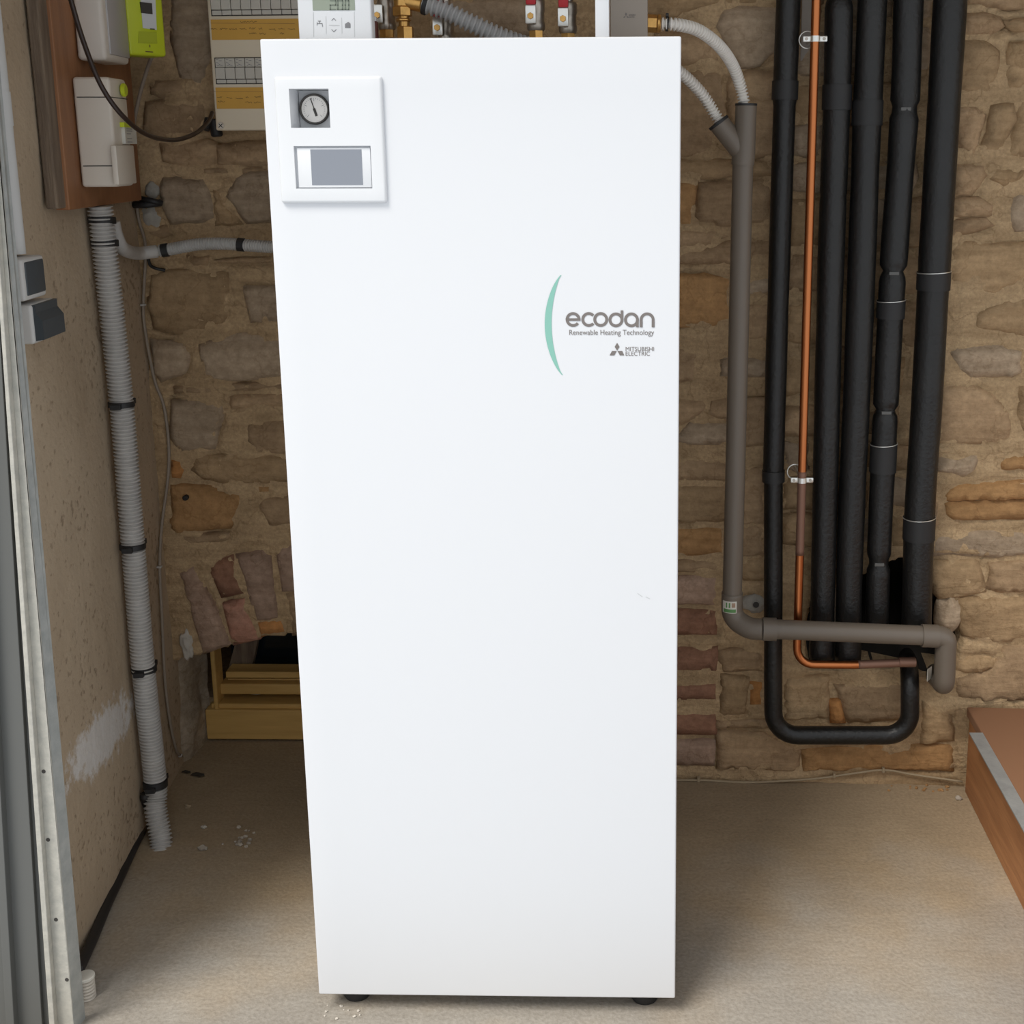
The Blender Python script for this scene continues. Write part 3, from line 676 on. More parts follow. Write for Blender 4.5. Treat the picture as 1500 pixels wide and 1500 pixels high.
# rough stone jamb at the left of the low opening
def jamb():
    bm = bmesh.new(); g = []
    top = BW.px(280, 955)[1]
    for i in range(25):
        t = i/24; row = []
        for j in range(37):
            z = top*1.06*j/36
            p = Vector((-0.880, 0.81)).lerp(Vector((-0.822, 0.985)), t)
            bul = 0.03*math.sin(math.pi*min(1, t*1.15))*(0.55+0.45*math.cos((z/top-0.35)*2.2))
            q = Vector((p.x+bul*0.87, p.y-bul*0.5, z))
            w = 0.014*noise.fractal(Vector((q.y*9, z*9, 3)), 1, 2, 4); q.x += w*0.8; q.y -= w*0.5
            row.append(bm.verts.new(q))
        g.append(row)
    for i in range(24):
        for j in range(36): bm.faces.new((g[i][j], g[i+1][j], g[i+1][j+1], g[i][j+1]))
    bmesh.ops.recalc_face_normals(bm, faces=bm.faces); return bm
M['jamb'] = rock('jamb_stone', (0.46, 0.385, 0.295), (0.27, 0.22, 0.165), 10, crack=0.2)
obj('jamb_stone', jamb(), M['jamb'], wb, smooth='all')
# broken stone edge beside the hole, with a smear of grey cement
def lump(c, rx, ry, rz, seed, sub=3, amp=0.3):
    bm = bmesh.new(); bmesh.ops.create_icosphere(bm, subdivisions=sub, radius=1)
    for v in bm.verts:
        k = 1+amp*noise.fractal(v.co*1.7+Vector((seed, seed*2, 0)), 1, 2, 3); v.co = Vector((v.co.x*rx*k+c[0], v.co.y*ry*k+c[1], v.co.z*rz*k+c[2]))
    return bm
_c = BW.at(1388, 895, -0.02); obj('broken_stone', lump(_c, 0.030, 0.03, 0.05, 3), M['grey'], wb, smooth='all')

# ---- low window behind the opening
wnd = struct('window_1', box(-0.80, 0.36, 1.10, 1.115, 0.05, 0.50), M['glass'])
FY = 0.955
struct('unseen_light_block', join(box(-1.2, 0.7, 2.0, 2.05, -.1, 0.9), box(-1.25, -1.2, 1.0, 2.05, -.1, .9), box(.7, .75, 1.0, 2.05, -.1, .9), box(-1.25, .75, 1.02, 2.05, .9, .95), box(-1.25, .75, 1.21, 2.05, -.12, -.02)), M['batten'])  # unseen box added behind the window to keep sky light from leaking in
def fbox(name, x0, y0, x1, y1, Yf, depth, m, bev=0.003):
    a, b = at(x0, y0, Yf), at(x1, y1, Yf); X1 = 0.34 if x1 > 430 else b.x
    return obj(name, box(a.x, X1, Yf, Yf+depth, min(a.z, b.z), max(a.z, b.z), bev), m, wnd)
fbox('sill_beam', 300, 1040, 440, 1084, FY, 0.05, M['pine'])
fbox('sill_ledge', 309, 1031, 440, 1040, FY+0.012, 0.06, M['pine'])
fbox('frame_post', 305, 930, 320, 1040, FY+0.006, 0.05, M['pine'])
fbox('lower_rail', 322, 1002, 440, 1018, FY+0.03, 0.05, M['pine'])
fbox('upper_rail', 330, 984, 440, 994, FY+0.045, 0.05, M['pine'])
fbox('glazing_bead', 333, 994, 440, 1001, FY+0.055, 0.04, M['pine'])
a_ = at(334, 982, FY+0.10); b_ = at(376, 925, FY+0.10)
obj('reveal_board', quadbox([(a_.x, FY+.10, a_.z), (at(368, 980, FY+.1).x, FY+.10, a_.z), (b_.x+.02, FY+.10, b_.z+.05), (b_.x-.03, FY+.10, b_.z+.05), (a_.x, FY+.12, a_.z), (at(368, 980, FY+.1).x, FY+.12, a_.z), (b_.x+.02, FY+.12, b_.z+.05), (b_.x-.03, FY+.12, b_.z+.05)]), M['batten'], wnd)
a_ = at(368, 1020, FY+.02); obj('torn_plastic', lump((a_.x, a_.y+.03, a_.z-.002), 0.025, 0.01, 0.006, 5), M['filler'], wnd, smooth='all')

# ================================================================== THE WHITE UNIT
W2, ZB, ZT, DEP = 0.2975, 0.035, 1.57, 0.60
unit = thing('heat_pump_cylinder', 'tall white floor-standing heat pump cylinder cabinet with black feet', 'heat pump', (0, 0.3, 0))
obj('casing', box(-W2+0.001, W2-0.001, 0.062, DEP, ZB+0.004, ZT-0.002, 0.004), M['white'], unit, smooth=True)
for fx in (-0.245, 0.247):
    for fy in (0.05, 0.54):
        f = obj('foot', lathe((fx, fy, 0), (0, 0, 1), [(0, 0.022), (0.006, 0.025), (0.016, 0.025), (0.02, 0.012), (0.04, 0.012)], 24), M['blackplastic'], unit, smooth=True)
# --- control bezel: raised plate, built as a frame around two recesses
b0 = FRONT.px(402.5, 112.5); b1 = FRONT.px(568, 297)
BX0, BX1, BZ1, BZ0 = b0[0], b1[0], b0[1], b1[1]
BZD = 0.007
gx0, gz1 = FRONT.px(423, 130, .007); gx1, gz0 = FRONT.px(484, 187, .007)
sx0, sz1 = FRONT.px(430, 214, .007); sx1, sz0 = FRONT.px(545.5, 276, .007)
def framed(x0, x1, z0, z1, holes, o0, o1, bev):
    """plate with rectangular holes, its outer rim rounded and all edges returned to depth o0"""
    xs = sorted({x0, x1, *[h[0] for h in holes], *[h[1] for h in holes]}); zs = sorted({z0, z1, *[h[2] for h in holes], *[h[3] for h in holes]})
    bm = bmesh.new(); V = {}
    def v(i, j):
        if (i, j) not in V: V[(i, j)] = bm.verts.new((xs[i], -o1, zs[j]))
        return V[(i, j)]
    for i in range(len(xs)-1):
        for j in range(len(zs)-1):
            cx, cz = (xs[i]+xs[i+1])/2, (zs[j]+zs[j+1])/2
            if any(h[0] < cx < h[1] and h[2] < cz < h[3] for h in holes): continue
            bm.faces.new((v(i, j), v(i+1, j), v(i+1, j+1), v(i, j+1)))
    be = [e for e in bm.edges if e.is_boundary]; ex = bmesh.ops.extrude_edge_only(bm, edges=be)
    for q in [g for g in ex['geom'] if isinstance(g, bmesh.types.BMVert)]: q.co.y = -o0
    bmesh.ops.recalc_face_normals(bm, faces=bm.faces)
    if sum(f.normal.y*f.calc_area() for f in bm.faces) > 0: bmesh.ops.reverse_faces(bm, faces=bm.faces)
    def outer(p): return abs(p.x-x0) < 1e-6 or abs(p.x-x1) < 1e-6 or abs(p.z-z0) < 1e-6 or abs(p.z-z1) < 1e-6
    ring = [e for e in bm.edges if len(e.link_faces) == 2 and e.calc_face_angle(0) > 0.5 and all(outer(w.co) for w in e.verts)]
    bmesh.ops.bevel(bm, geom=ring, offset=bev, segments=4, affect='EDGES', profile=0.5)
    return bm
# front panel is a tray; the gauge looks out through a deep square well
obj('front_panel', framed(-W2, W2, ZB, ZT, [(gx0, gx1, gz0, gz1)], -0.06, 0.0, 0.0028), M['white'], unit, smooth=True)
bez = obj('control_bezel', framed(BX0, BX1, BZ0, BZ1, [(gx0, gx1, gz0, gz1), (sx0, sx1, sz0, sz1)], 0.0, BZD, 0.0045), M['bezel'], unit, smooth=True)
GY = 0.040; GPl = Plane((0, GY, 0), (1, 0, 0), (0, -1, 0))
obj('gauge_plate', box(gx0-.001, gx1+.001, GY+.002, GY+.004, gz0-.001, gz1+.001), M['recess'], bez)
obj('gauge_surround', box(gx0+.0005, gx1-.0005, GY-.0002, GY+.002, gz0+.0005, gz1-.0005, 0.0006), M['line'], bez)
gc = GPl.px(461.5, 160); gr = abs(GPl.px(483.5, 160)[0]-gc[0])
GC = Vector((gc[0], GY, gc[1]))
g_ = obj('gauge_rim', lathe(GC+Vector((0, -0.0004, 0)), (0, -1, 0), [(0, gr), (0.005, gr), (0.0062, gr*0.96), (0.006, gr*0.89), (0.003, gr*0.86)], 40), M['darkrim'], bez, smooth=True)
obj('gauge_face', lathe(GC+Vector((0, -0.0036, 0)), (0, -1, 0), [(0, gr*0.855), (0.0004, gr*0.855)], 40), M['dialface'], bez)
lines = []
for k in range(25):
    a = math.radians(-45+270*k/24); r1_ = gr*0.72; r2_ = gr*(0.52 if k % 6 == 0 else 0.66)
    lines.append([(GC.x+math.cos(a)*r1_, GC.z+math.sin(a)*r1_), (GC.x+math.cos(a)*r2_, GC.z+math.sin(a)*r2_)])
obj('gauge_marks', strokes(GPl, lines, 0.0005, 0.0042), M['icon'], bez)
an = math.radians(107); nd = Vector((math.cos(an), math.sin(an))); c2 = Vector((GC.x, GC.z))
obj('gauge_needle', join(strokes(GPl, [[tuple(c2+nd*gr*0.7), tuple(c2)]], 0.0014, 0.0048), strokes(GPl, [[tuple(c2), tuple(c2-nd*gr*0.42)]], 0.0036, 0.0048)), M['darkrim'], bez)
# display in the lower recess
obj('display_module', box(sx0+.0035, sx1-.0015, -0.0042, 0.0, sz0+.0015, sz1-.0025, 0.001), M['bezel'], bez, smooth=True)
d0 = FRONT.px(454, 219, .006); d1 = FRONT.px(531.5, 271, .006)
obj('display_screen', box(d0[0], d1[0], -0.0046, -0.004, d1[1], d0[1]), M['screen'], bez)
# --- printed branding on the front panel
def fp(x, y): return FRONT.px(x, y)
o_ = 0.0006
bm = bmesh.new(); pr = None
zt_, zb_ = fp(820, 403)[1], fp(820, 549)[1]; zm = (zt_+zb_)/2; hh = (zt_-zb_)/2
xo, xi, xt = fp(798, 476)[0], fp(808, 476)[0], fp(821, 403)[0]
def arcx(xm, xe, t): # circular arc through (xm,0) and (xe,+-1)
    s = xe-xm; r = (s*s+hh*hh)/(2*s); return xm+r-math.sqrt(max(0, r*r-(t*hh)**2))
for k in range(41):
    t = -1+2*k/40; q = [bm.verts.new(FRONT.pt(arcx(xo, xt-0.002*(1-abs(t)**8), t), zm+t*hh, o_)), bm.verts.new(FRONT.pt(max(arcx(xi, xt, t), arcx(xo, xt, t)+0.0015), zm+t*hh, o_))]
    if pr: bm.faces.new((pr[0], pr[1], q[1], q[0]))
    pr = q
tag(obj('logo_arc', bm, M['mint'], unit), 'mint green crescent arc print')
u = (fp(959, 470)[0]-fp(829, 470)[0])/130.0     # metres per photo pixel on the panel here
bm = bmesh.new(); zc = fp(840, 468)[1]; ro, ri = 10.9*u, 6.7*u
def cx_(x): return fp(x, 468)[0]
def rect(x0, x1, z0, z1):
    bm.faces.new([bm.verts.new(FRONT.pt(*q, o_+.0003)) for q in ((x0, z0), (x1, z0), (x1, z1), (x0, z1))])
e_ = cx_(839.5)
arcstroke(bm, FRONT, (e_, zc), ri, ro, 0, 322, o_); rect(e_-ri-.0008, e_+ro, zc-1.8*u, zc+1.8*u)
arcstroke(bm, FRONT, (cx_(862.5), zc), ri, ro, 42, 318, o_)
arcstroke(bm, FRONT, (cx_(880), zc), ri, ro, 0, 360, o_)
zc2 = zc-0.6*u
arcstroke(bm, FRONT, (cx_(902.3), zc2), ri, ro, 0, 360, o_); rect(cx_(909.2), cx_(913.1), zc2-2*u, fp(911, 454.5)[1])
arcstroke(bm, FRONT, (cx_(925), zc2), ri, ro, 0, 360, o_); rect(cx_(931.8), cx_(935.6), fp(933, 479.3)[1], zc2+2*u)
arcstroke(bm, FRONT, (cx_(948), zc2), ri, ro, 0, 180, o_); rect(cx_(948)-ro, cx_(948)-ri, fp(940, 479.3)[1], zc2); rect(cx_(948)+ri, cx_(948)+ro, fp(958, 479.3)[1], zc2)
obj('brand_lettering', bm, M['taupe'], unit)
obj('tagline_lettering', text_mesh('Renewable Heating Technology', FRONT, fp(834, 488)[0], fp(958, 488)[0], fp(900, 493)[1], fp(900, 483)[1], o_), M['taupe'], unit)
bm = bmesh.new()
def poly2(pts): bm.faces.new([bm.verts.new(FRONT.pt(*fp(*q), o_)) for q in pts])
poly2([(904, 502), (907.6, 508), (904, 513.6), (900.4, 508)])
poly2([(903.5, 514), (900, 520.5), (893, 520.5), (896.5, 514)])
poly2([(904.5, 514), (911.5, 514), (914.5, 520.5), (908, 520.5)])
obj('diamond_emblem', bm, M['taupe'], unit)
obj('maker_lettering', text_mesh('MITSUBISHI', FRONT, fp(916.5, 511)[0], fp(958, 511)[0], fp(930, 514.2)[1], fp(930, 508)[1], o_, 0.0), M['taupe'], unit)
obj('maker_lettering', text_mesh('ELECTRIC', FRONT, fp(916.5, 518)[0], fp(952, 518)[0], fp(930, 521)[1], fp(930, 515)[1], o_, 0.0), M['taupe'], unit)
for L in ([fp(934, 869), fp(941, 874)], [fp(946, 874), fp(952, 877)]): obj('scuff_mark', strokes(FRONT, [L], 0.0008, o_), M['line'], unit)

# ================================================================== ON TOP OF THE UNIT
YT = 0.07
th = thing('room_thermostat', 'white wireless thermostat with grey display standing on the white cabinet', 'thermostat', (at(489, 55, YT).x, YT, ZT))
TP = Plane((0, YT, 0), (1, 0, 0), (0, -1, 0))
t0 = TP.px(438, 57); t1 = TP.px(541, -45)
obj('body', box(t0[0], t1[0], YT, YT+0.024, ZT, t1[1], 0.003, 3), M['bezel'], th, smooth=True)
l0 = TP.px(458.5, 15.5); l1 = TP.px(518.5, -22)
obj('display', obox(TP, l0[0], l1[0], l0[1], l1[1], -.001, 0.0006), M['lcd'], th)
# digits 20.0 in seven-segment style
segs = []
def dig(x, segm, w=9.5, y0=1, y1=14):
    def p(i, j): return TP.px(x+i*w, y0+(y1-y0)*j)
    ym = 0.5
    L = {'a': (0, 0, 1, 0), 'b': (1, 0, 1, .5), 'c': (1, .5, 1, 1), 'd': (0, 1, 1, 1), 'e': (0, .5, 0, 1), 'f': (0, 0, 0, .5), 'g': (0, .5, 1, .5)}
    for s in segm:
        a, b, c, d = L[s]; segs.append([p(a, b), p(c, d)])
dig(484, 'abged', 8); dig(495, 'abcdef', 7); dig(506, 'abcdef', 5)
segs.append([TP.px(503.6, 13.5), TP.px(504, 14.4)])
obj('digits', strokes(TP, segs, 0.0017, 0.0011), M['lcdink'], th)
obj('button_outline', strokes(TP, [[TP.px(459, 18), TP.px(459.6, 54)], [TP.px(519, 17), TP.px(519.5, 54)], [TP.px(477.5, 24), TP.px(478, 49)], [TP.px(500.5, 26), TP.px(501, 49)], [TP.px(482, 37), TP.px(497.5, 37.5)]], 0.0007, 0.0004), M['line'], th)
ic = [[TP.px(486, 30), TP.px(489, 27)], [TP.px(489, 27), TP.px(492, 30)], [TP.px(486, 43.5), TP.px(489, 46.5)], [TP.px(489, 46.5), TP.px(492.5, 43.5)]]
ic += [[TP.px(465, 34.5), TP.px(472, 34.5)], [TP.px(472, 34.5), TP.px(472.6, 39)], [TP.px(468, 34), TP.px(468, 31)], [TP.px(466, 31), TP.px(470, 31)], [TP.px(464.6, 33), TP.px(464.6, 37)]]
obj('button_icons', strokes(TP, ic, 0.0009, 0.0005), M['icon'], th)
hx = [TP.px(*q) for q in ((505.5, 35), (508, 33.5), (510, 32), (512.5, 33.5), (513.5, 35), (513.5, 41), (505.5, 41))]
obj('button_icons', join(prism(TP, hx, 0.0, 0.0005), strokes(TP, [[TP.px(507.5, 37), TP.px(511.5, 37)], [TP.px(507.5, 39), TP.px(511.5, 39)]], 0.0005, 0.0007)), M['icon'], th)

YB = 0.42
YK = 0.05; p0, p1 = at(872, 57, YK), at(892, -45, YK)
tag(obj('cable_trunking', box(p0.x, p1.x, YK, YK+0.02, ZT, p1.z+0.03, 0.002), M['white'], None, True), 'narrow white plastic trunking rising upright from the cabinet top', 'trunking')
cb = thing('control_box', 'taupe plastic box with small emblem behind the cabinet top', 'control box', (at(920, 50, YB+.02).x, YB+.02, ZT))
p0, p1 = at(894, 57, YB+.015), at(949, -45, YB+.015)
obj('body', box(p0.x, p1.x, YB+.015, YB+0.09, ZT, p1.z+.02, 0.003), M['boxgrey'], cb, True)
CP = Plane((0, YB+.015, 0), (1, 0, 0), (0, -1, 0))
em = []
bm = bmesh.new()
for tri in ([(917, 18), (918.6, 21), (917, 23.8), (915.4, 21)], [(916.6, 24), (915.2, 26), (913, 26), (914.2, 24)], [(917.4, 24), (919.8, 24), (921.2, 26), (918.8, 26)]):
    bm.faces.new([bm.verts.new(CP.pt(*CP.px(*q), .0006)) for q in tri])
obj('emblem', bm, M['taupe'], cb)
obj('lettering', text_mesh('MITSUBISHI', CP, CP.px(921.5, 22)[0], CP.px(931, 22)[0], CP.px(925, 23)[1], CP.px(925, 21)[1], .0006, .01), M['taupe'], cb)
obj('lettering', text_mesh('ELECTRIC', CP, CP.px(921.5, 25)[0], CP.px(930, 25)[0], CP.px(925, 26)[1], CP.px(925, 24)[1], .0006, .01), M['taupe'], cb)

# ---- valves and fittings
def hexnut(p, q, r): return cyl(p, q, r, 6, r*0.08)
def ball_valve(px, Y, label, ztop, zmid_px, plate_dx=-6, lever=True, w=12, pipe='brass', lever_px=4):
    c = at(px, zmid_px, Y); t = thing('ball_valve', label, 'valve', (c.x, Y, ZT)); k = 1.0/ (FPX/((c-CAM).dot(fwd)))  # metres per pixel at that depth
    obj('lower_pipe', cyl((c.x, Y, ZT), (c.x, Y, c.z-0.02), 0.008, 16), M[pipe], t, True)
    obj('union_nut', hexnut((c.x, Y, c.z-0.040), (c.x, Y, c.z-0.024), 0.0135), M['brass'], t)
    obj('body', lathe((c.x, Y, c.z-0.026), (0, 0, 1), [(0, 0.0145), (0.004, 0.0165), (0.012, 0.0165), (0.016, 0.0150), (0.030, 0.0150), (0.036, 0.0165), (0.05, 0.0165), (0.054, 0.0145)], 24), M['nickel'], t, True)
    obj('upper_pipe', cyl((c.x, Y, c.z+0.028), (c.x, Y, ztop), 0.010, 16), M['nickel'], t, True)
    x = c.x+plate_dx*k
    obj('stem_plate', box(x-0.0095, x+0.0095, Y-0.026, Y-0.022, c.z-0.016, c.z+0.016, 0.002), M['zinc'], t, True)
    obj('stem', cyl((x, Y-0.022, c.z-.002), (x, Y-0.005, c.z-.002), 0.007, 14), M['nickel'], t, True)
    obj('stem_nut', hexnut((x, Y-0.031, c.z-.003), (x, Y-0.026, c.z-.003), 0.006), M['brass'], t)
    if lever:
        obj('lever', box(x-0.008, x+0.010, Y-0.030, Y-0.020, c.z+0.016, c.z+0.085, 0.003), M['redlever'], t, True)
    return t
YV = 0.50
ball_valve(785, YV, 'nickel ball valve with red lever, second from the white trunking', 1.95, 23)
ball_valve(832, YV, 'nickel ball valve with red lever beside the white trunking', 1.95, 27)
ball_valve(653, YV+0.03, 'nickel ball valve partly behind the grey corrugated hose', 1.95, 40, plate_dx=-9)
t = ball_valve(566, YV+0.02, 'nickel ball valve with pale lever end beside the thermostat', 1.95, 22, plate_dx=-9, lever=False)
c = at(553, 37, YV); obj('lever', box(c.x-.004, c.x+.005, YV-.03, YV-.02, c.z-.013, c.z+.013, .004), M['bezel'], t, True)
c = at(547, 45, 0.47); tag(obj('brown_pipe', cyl((c.x, .47, ZT), (c.x, .47, c.z+0.016), 0.009, 16, .002), mat('brown_paint', (0.12, 0.035, 0.025), 0.5), None, True), 'short dark red-brown pipe stub beside the thermostat', 'pipe')
# brass safety group
c = at(590, 30, YV-.03); Yb = YV-.03
bf = thing('brass_fitting', 'tall brass pipe fitting with hex nuts feeding the grey hose', 'pipe fitting', (c.x, Yb, ZT))
zz = lambda y: at(590, y, Yb).z
obj('lower_nut', hexnut((c.x+.004, Yb, ZT), (c.x+.004, Yb, zz(39)), 0.0150), M['brass'], bf)
obj('neck', cyl((c.x+.002, Yb, zz(40)), (c.x+.002, Yb, zz(23)), 0.0095, 18), M['brass'], bf, True)
obj('ring', cyl((c.x+.001, Yb, zz(32)), (c.x+.001, Yb, zz(27)), 0.0135, 18, .002), M['brass'], bf, True)
obj('middle_nut', hexnut((c.x, Yb, zz(24)), (c.x, Yb, zz(10)), 0.0175), M['brass'], bf)
obj('body', cyl((c.x, Yb, zz(11)), (c.x, Yb, 1.80), 0.0150, 20, .002), M['brass'], bf, True)
q0 = at(600, 2, Yb); q1 = at(620, 7, Yb-.005)
obj('outlet', cyl((q0.x-.006, Yb, q0.z), (q1.x, Yb-.005, q1.z), 0.0135, 20, .002), M['brass'], bf, True)
gh = thing('corrugated_hose', 'grey corrugated hose sloping down from the brass fitting behind the cabinet', 'hose', (q1.x, Yb, ZT))
path = catmull([at(620, 5, Yb-.005), at(650, 15, Yb-.005), at(690, 34, Yb), at(745, 58, Yb+.02), at(800, 75, Yb+.06)], 12)
obj('tube', corrugated(path, 0.0168, 0.0095, 0.0048, 20), M['greyhose'], gh, 'all')
k0, k1 = at(620.5, 6, Yb-.005), at(627, 8.5, Yb-.005); obj('collar', cyl(k0, k1, 0.0178, 24, .001), M['blackplastic'], gh, True)
# ---- white condensate hoses and the brass tail on the right
YH = YB+0.06
c0, c1 = at(944, 34, YH), at(968, 35, YH)
bt = thing('brass_tail', 'short brass hose tail beside the taupe box', 'pipe fitting', c0)
obj('nut', hexnut(c0, c0.lerp(c1, .78), 0.0155), M['brass'], bt); obj('collar', cyl(c0.lerp(c1, .75), c1, 0.0165, 24, .002), M['brass'], bt, True)
YW = 0.66
wh = thing('corrugated_hose', 'white corrugated hose arching from the brass tail into the grey wye pipe', 'hose', c1)
path = catmull([at(966, 35, YH), at(990, 36, YH), at(1022, 44, YH+.03), at(1052, 66, YH+.08), at(1073, 95, YW-.03), at(1085, 128, YW), at(1090, 152, YW), at(1090.5, 168, YW)], 14)
obj('tube', corrugated(path, 0.0116, 0.0068, 0.0040, 20), M['whitehose'], wh, 'all')
a_, b_ = at(975, 35, YH), at(979.5, 35.3, YH); obj('cable_tie', cyl(a_, b_, 0.0128, 20), M['blackplastic'], wh, True)
obj('tie_head', box(a_.x, b_.x, YH-.006, YH+.004, a_.z+.012, a_.z+.018, .001), M['blackplastic'], wh)
wh2 = thing('corrugated_hose', 'white corrugated hose from behind the cabinet into the wye side branch', 'hose', at(1000, 112, YW-.03))
path = catmull([at(960, 84, YW-.06), at(985, 98, YW-.05), at(1008, 116, YW-.03), at(1030, 140, YW-.01), at(1046, 165, YW), at(1058, 184, YW)], 14)
obj('tube', corrugated(path, 0.0116, 0.0068, 0.0040, 20), M['whitehose'], wh2, 'all')

# ================================================================== PIPES ON THE RIGHT
def vpath(px, Y): return [at(x, y, Y) for x, y in px]
def hose_r(base, amp, seed, dips=(), py2z=None):
    def f(s, p):
        r = base+amp*noise.noise(Vector((seed, 0, p.z*7)))
        for z, d, w in dips: r -= d*math.exp(-((p.z-z)/w)**2)
        return r
    return f
def vertical_pipe(name, label, px, Y, r0_, r1_, seed, collars=(), ties=(), wires=(), seams=(), top=True):
    pts = vpath(px, Y)
    if top: pts = [pts[0]+(pts[0]-pts[1]).normalized()*0.22]+pts
    pts = resample(catmull(pts, 12), 0.012)
    zt_, zb_ = pts[0].z, pts[-1].z
    zof = lambda y: at(px[0][0], y, Y).z
    dips = [(zof(y), 0.0085, 0.0075) for y in ties]+[(zof(y), 0.0012, 0.003) for y in seams]
    def rf(s, p):
        b = r0_+(r1_-r0_)*(zt_-p.z)/(zt_-zb_)
        return hose_r(b, 0.0011, seed, dips)(s, p)
    t = thing(name, label, 'pipe', pts[-1])
    obj('sleeve', sweep(pts, rf, 24), M['foam'], t, 'all')
    def seg(ya, yb, rr, mat_, nm, bev=0.0):
        za, zb = zof(ya), zof(yb); sub = [p for p in pts if min(za, zb)-0.006 <= p.z <= max(za, zb)+0.006]
        b = r0_+(r1_-r0_)*(zt_-zb)/(zt_-zb_)
        if len(sub) < 2: i = min(range(len(pts)-1), key=lambda k: abs(pts[k].z-za)); sub = [pts[i], pts[i+1]]
        return obj(nm, sweep(sub, b+rr, 24), mat_, t, True)
    for ya, yb in collars: seg(ya, yb, 0.0022, M['tape'], 'tape_collar')
    for y in ties:
        z = zof(y); i = min(range(len(pts)), key=lambda k: abs(pts[k].z-z)); p = pts[i]; b = r0_+(r1_-r0_)*(zt_-z)/(zt_-zb_)-0.008
        obj('cable_tie', sweep([p+Vector((0, 0, .003)), p-Vector((0, 0, .003))], b+0.001, 24), M['blackplastic'], t, True)
        obj('tie_head', box(p.x-.012, p.x+.008, p.y-b-.004, p.y-b+.001, z-.0035, z+.0035, .001), M['tiegrey'], t)
    for y in wires:
        z = zof(y); i = min(range(len(pts)), key=lambda k: abs(pts[k].z-z)); p = pts[i]; b = r0_+(r1_-r0_)*(zt_-z)/(zt_-zb_)+0.0022
        ring = [p+Vector((math.cos(q)*b, math.sin(q)*b, 0.002*math.cos(q))) for q in [2*math.pi*k/24 for k in range(25)]]
        obj('wire_tie', sweep(ring, 0.0011, 6), M['zinc'], t, True)
    return t, pts
Y1 = 0.715
# first pipe runs down, turns under and comes back up into the wall hole
px1 = [(1155, 0), (1150, 130), (1146, 250), (1138, 500), (1133, 690), (1132.5, 900)]
up1 = vpath(px1, Y1); topx = up1[0]+(up1[0]-up1[1]).normalized()*0.22
bl, br = at(1133, 1077, Y1), at(1333, 1077, Y1)
loop = fillet([topx]+up1[:-1]+[at(1132.5, 985, Y1), bl, br, at(1333, 975, Y1), at(1322, 950, Y1+.30)], [0.3, 0.3, 0.3, 0.3, 0.3, 0.3, 0.055, 0.05, 0.05], 10)
loop = resample(loop, 0.012)
t = thing('insulated_pipe', 'slim black insulated pipe nearest the cabinet, looping under at the bottom', 'pipe', bl)
zc_ = at(1150, 150, Y1).z; zc3 = at(1133, 690, Y1).z
obj('sleeve', sweep(loop, lambda s, p: (0.0240 if p.z > zc_ else (0.0222 if p.z > zc3 else 0.0200))+0.0006*noise.noise(Vector((1, s*8, 0))), 24), M['foam'], t, 'all')
for ya, yb in ((113, 150), (683, 708)):
    za, zb = at(1150, ya, Y1).z, at(1150, yb, Y1).z; sub = [p for p in loop if zb <= p.z <= za and p.x < bl.x+.05]
    obj('tape_collar', sweep(sub, 0.0262 if ya < 300 else 0.0238, 24), M['tape'], t, True)
Y2 = 0.712
vertical_pipe('insulated_pipe', 'black insulated pipe just right of the copper pipe', [(1229, 5), (1226, 140), (1216, 420), (1208, 750), (1203, 963)], Y2, 0.0275, 0.0262, 2, collars=[(120, 158)], seams=[287, 528], ties=[-4])
vertical_pipe('insulated_pipe', 'black insulated pipe in the middle of the close trio', [(1278, 0), (1270, 180), (1261, 420), (1254, 600), (1246, 780), (1242, 967)], Y2, 0.0285, 0.0280, 3, collars=[(150, 185)], seams=[595])
vertical_pipe('insulated_pipe', 'black insulated pipe pinched by four ties, right of the close trio', [(1331, 0), (1325, 160), (1308, 400), (1297, 605), (1288, 800), (1284, 935)], Y2, 0.0295, 0.0245, 4, ties=[160, 399, 602, 823], collars=[(436, 470), (650, 687)], wires=[436, 652])
vertical_pipe('insulated_pipe', 'thickest black insulated pipe at the far right with wire ring', [(1392, 0), (1375, 280), (1367, 420), (1357, 600), (1347, 755), (1342, 930)], Y2, 0.0325, 0.0315, 5, collars=[(394, 425), (756, 790)], wires=[395, 756], seams=[350])
# copper pipe
YC = 0.668
cpt = [at(1196, -10, YC)+Vector((0, 0, .2)), at(1196, -10, YC), at(1166.5, 930, YC), at(1167, 970, YC), at(1340, 971, YC)]
cpath = resample(fillet([cpt[0], cpt[1], at(1181, 480, YC), at(1167, 973, YC), at(1250, 974, YC), at(1338, 970, YC+.01)], [0.5, 0.5, 0.036, 0.3], 10), 0.01)
cp = thing('copper_pipe', 'bare copper pipe clipped to the wall, bending right at the bottom', 'pipe', at(1167, 973, YC))
zo = at(1167, 690, YC).z; zo2 = at(1167, 818, YC).z
obj('tube', sweep(cpath, 0.0088, 18), M['copper'], cp, 'all')
sub = [p for p in cpath if zo2 <= p.z <= zo]; obj('tarnished_length', sweep(sub, 0.0090, 18), M['copperold'], cp, 'all')
e0 = [p for p in cpath if p.x > at(1252, 973, YC).x]; obj('tarnished_length', sweep(e0, 0.0090, 18), M['copperold'], cp, 'all')
obj('end_fitting', cyl(at(1316, 970, YC+.008), at(1341, 970, YC+.01), 0.0105, 18, .001), M['copperold'], cp, True)
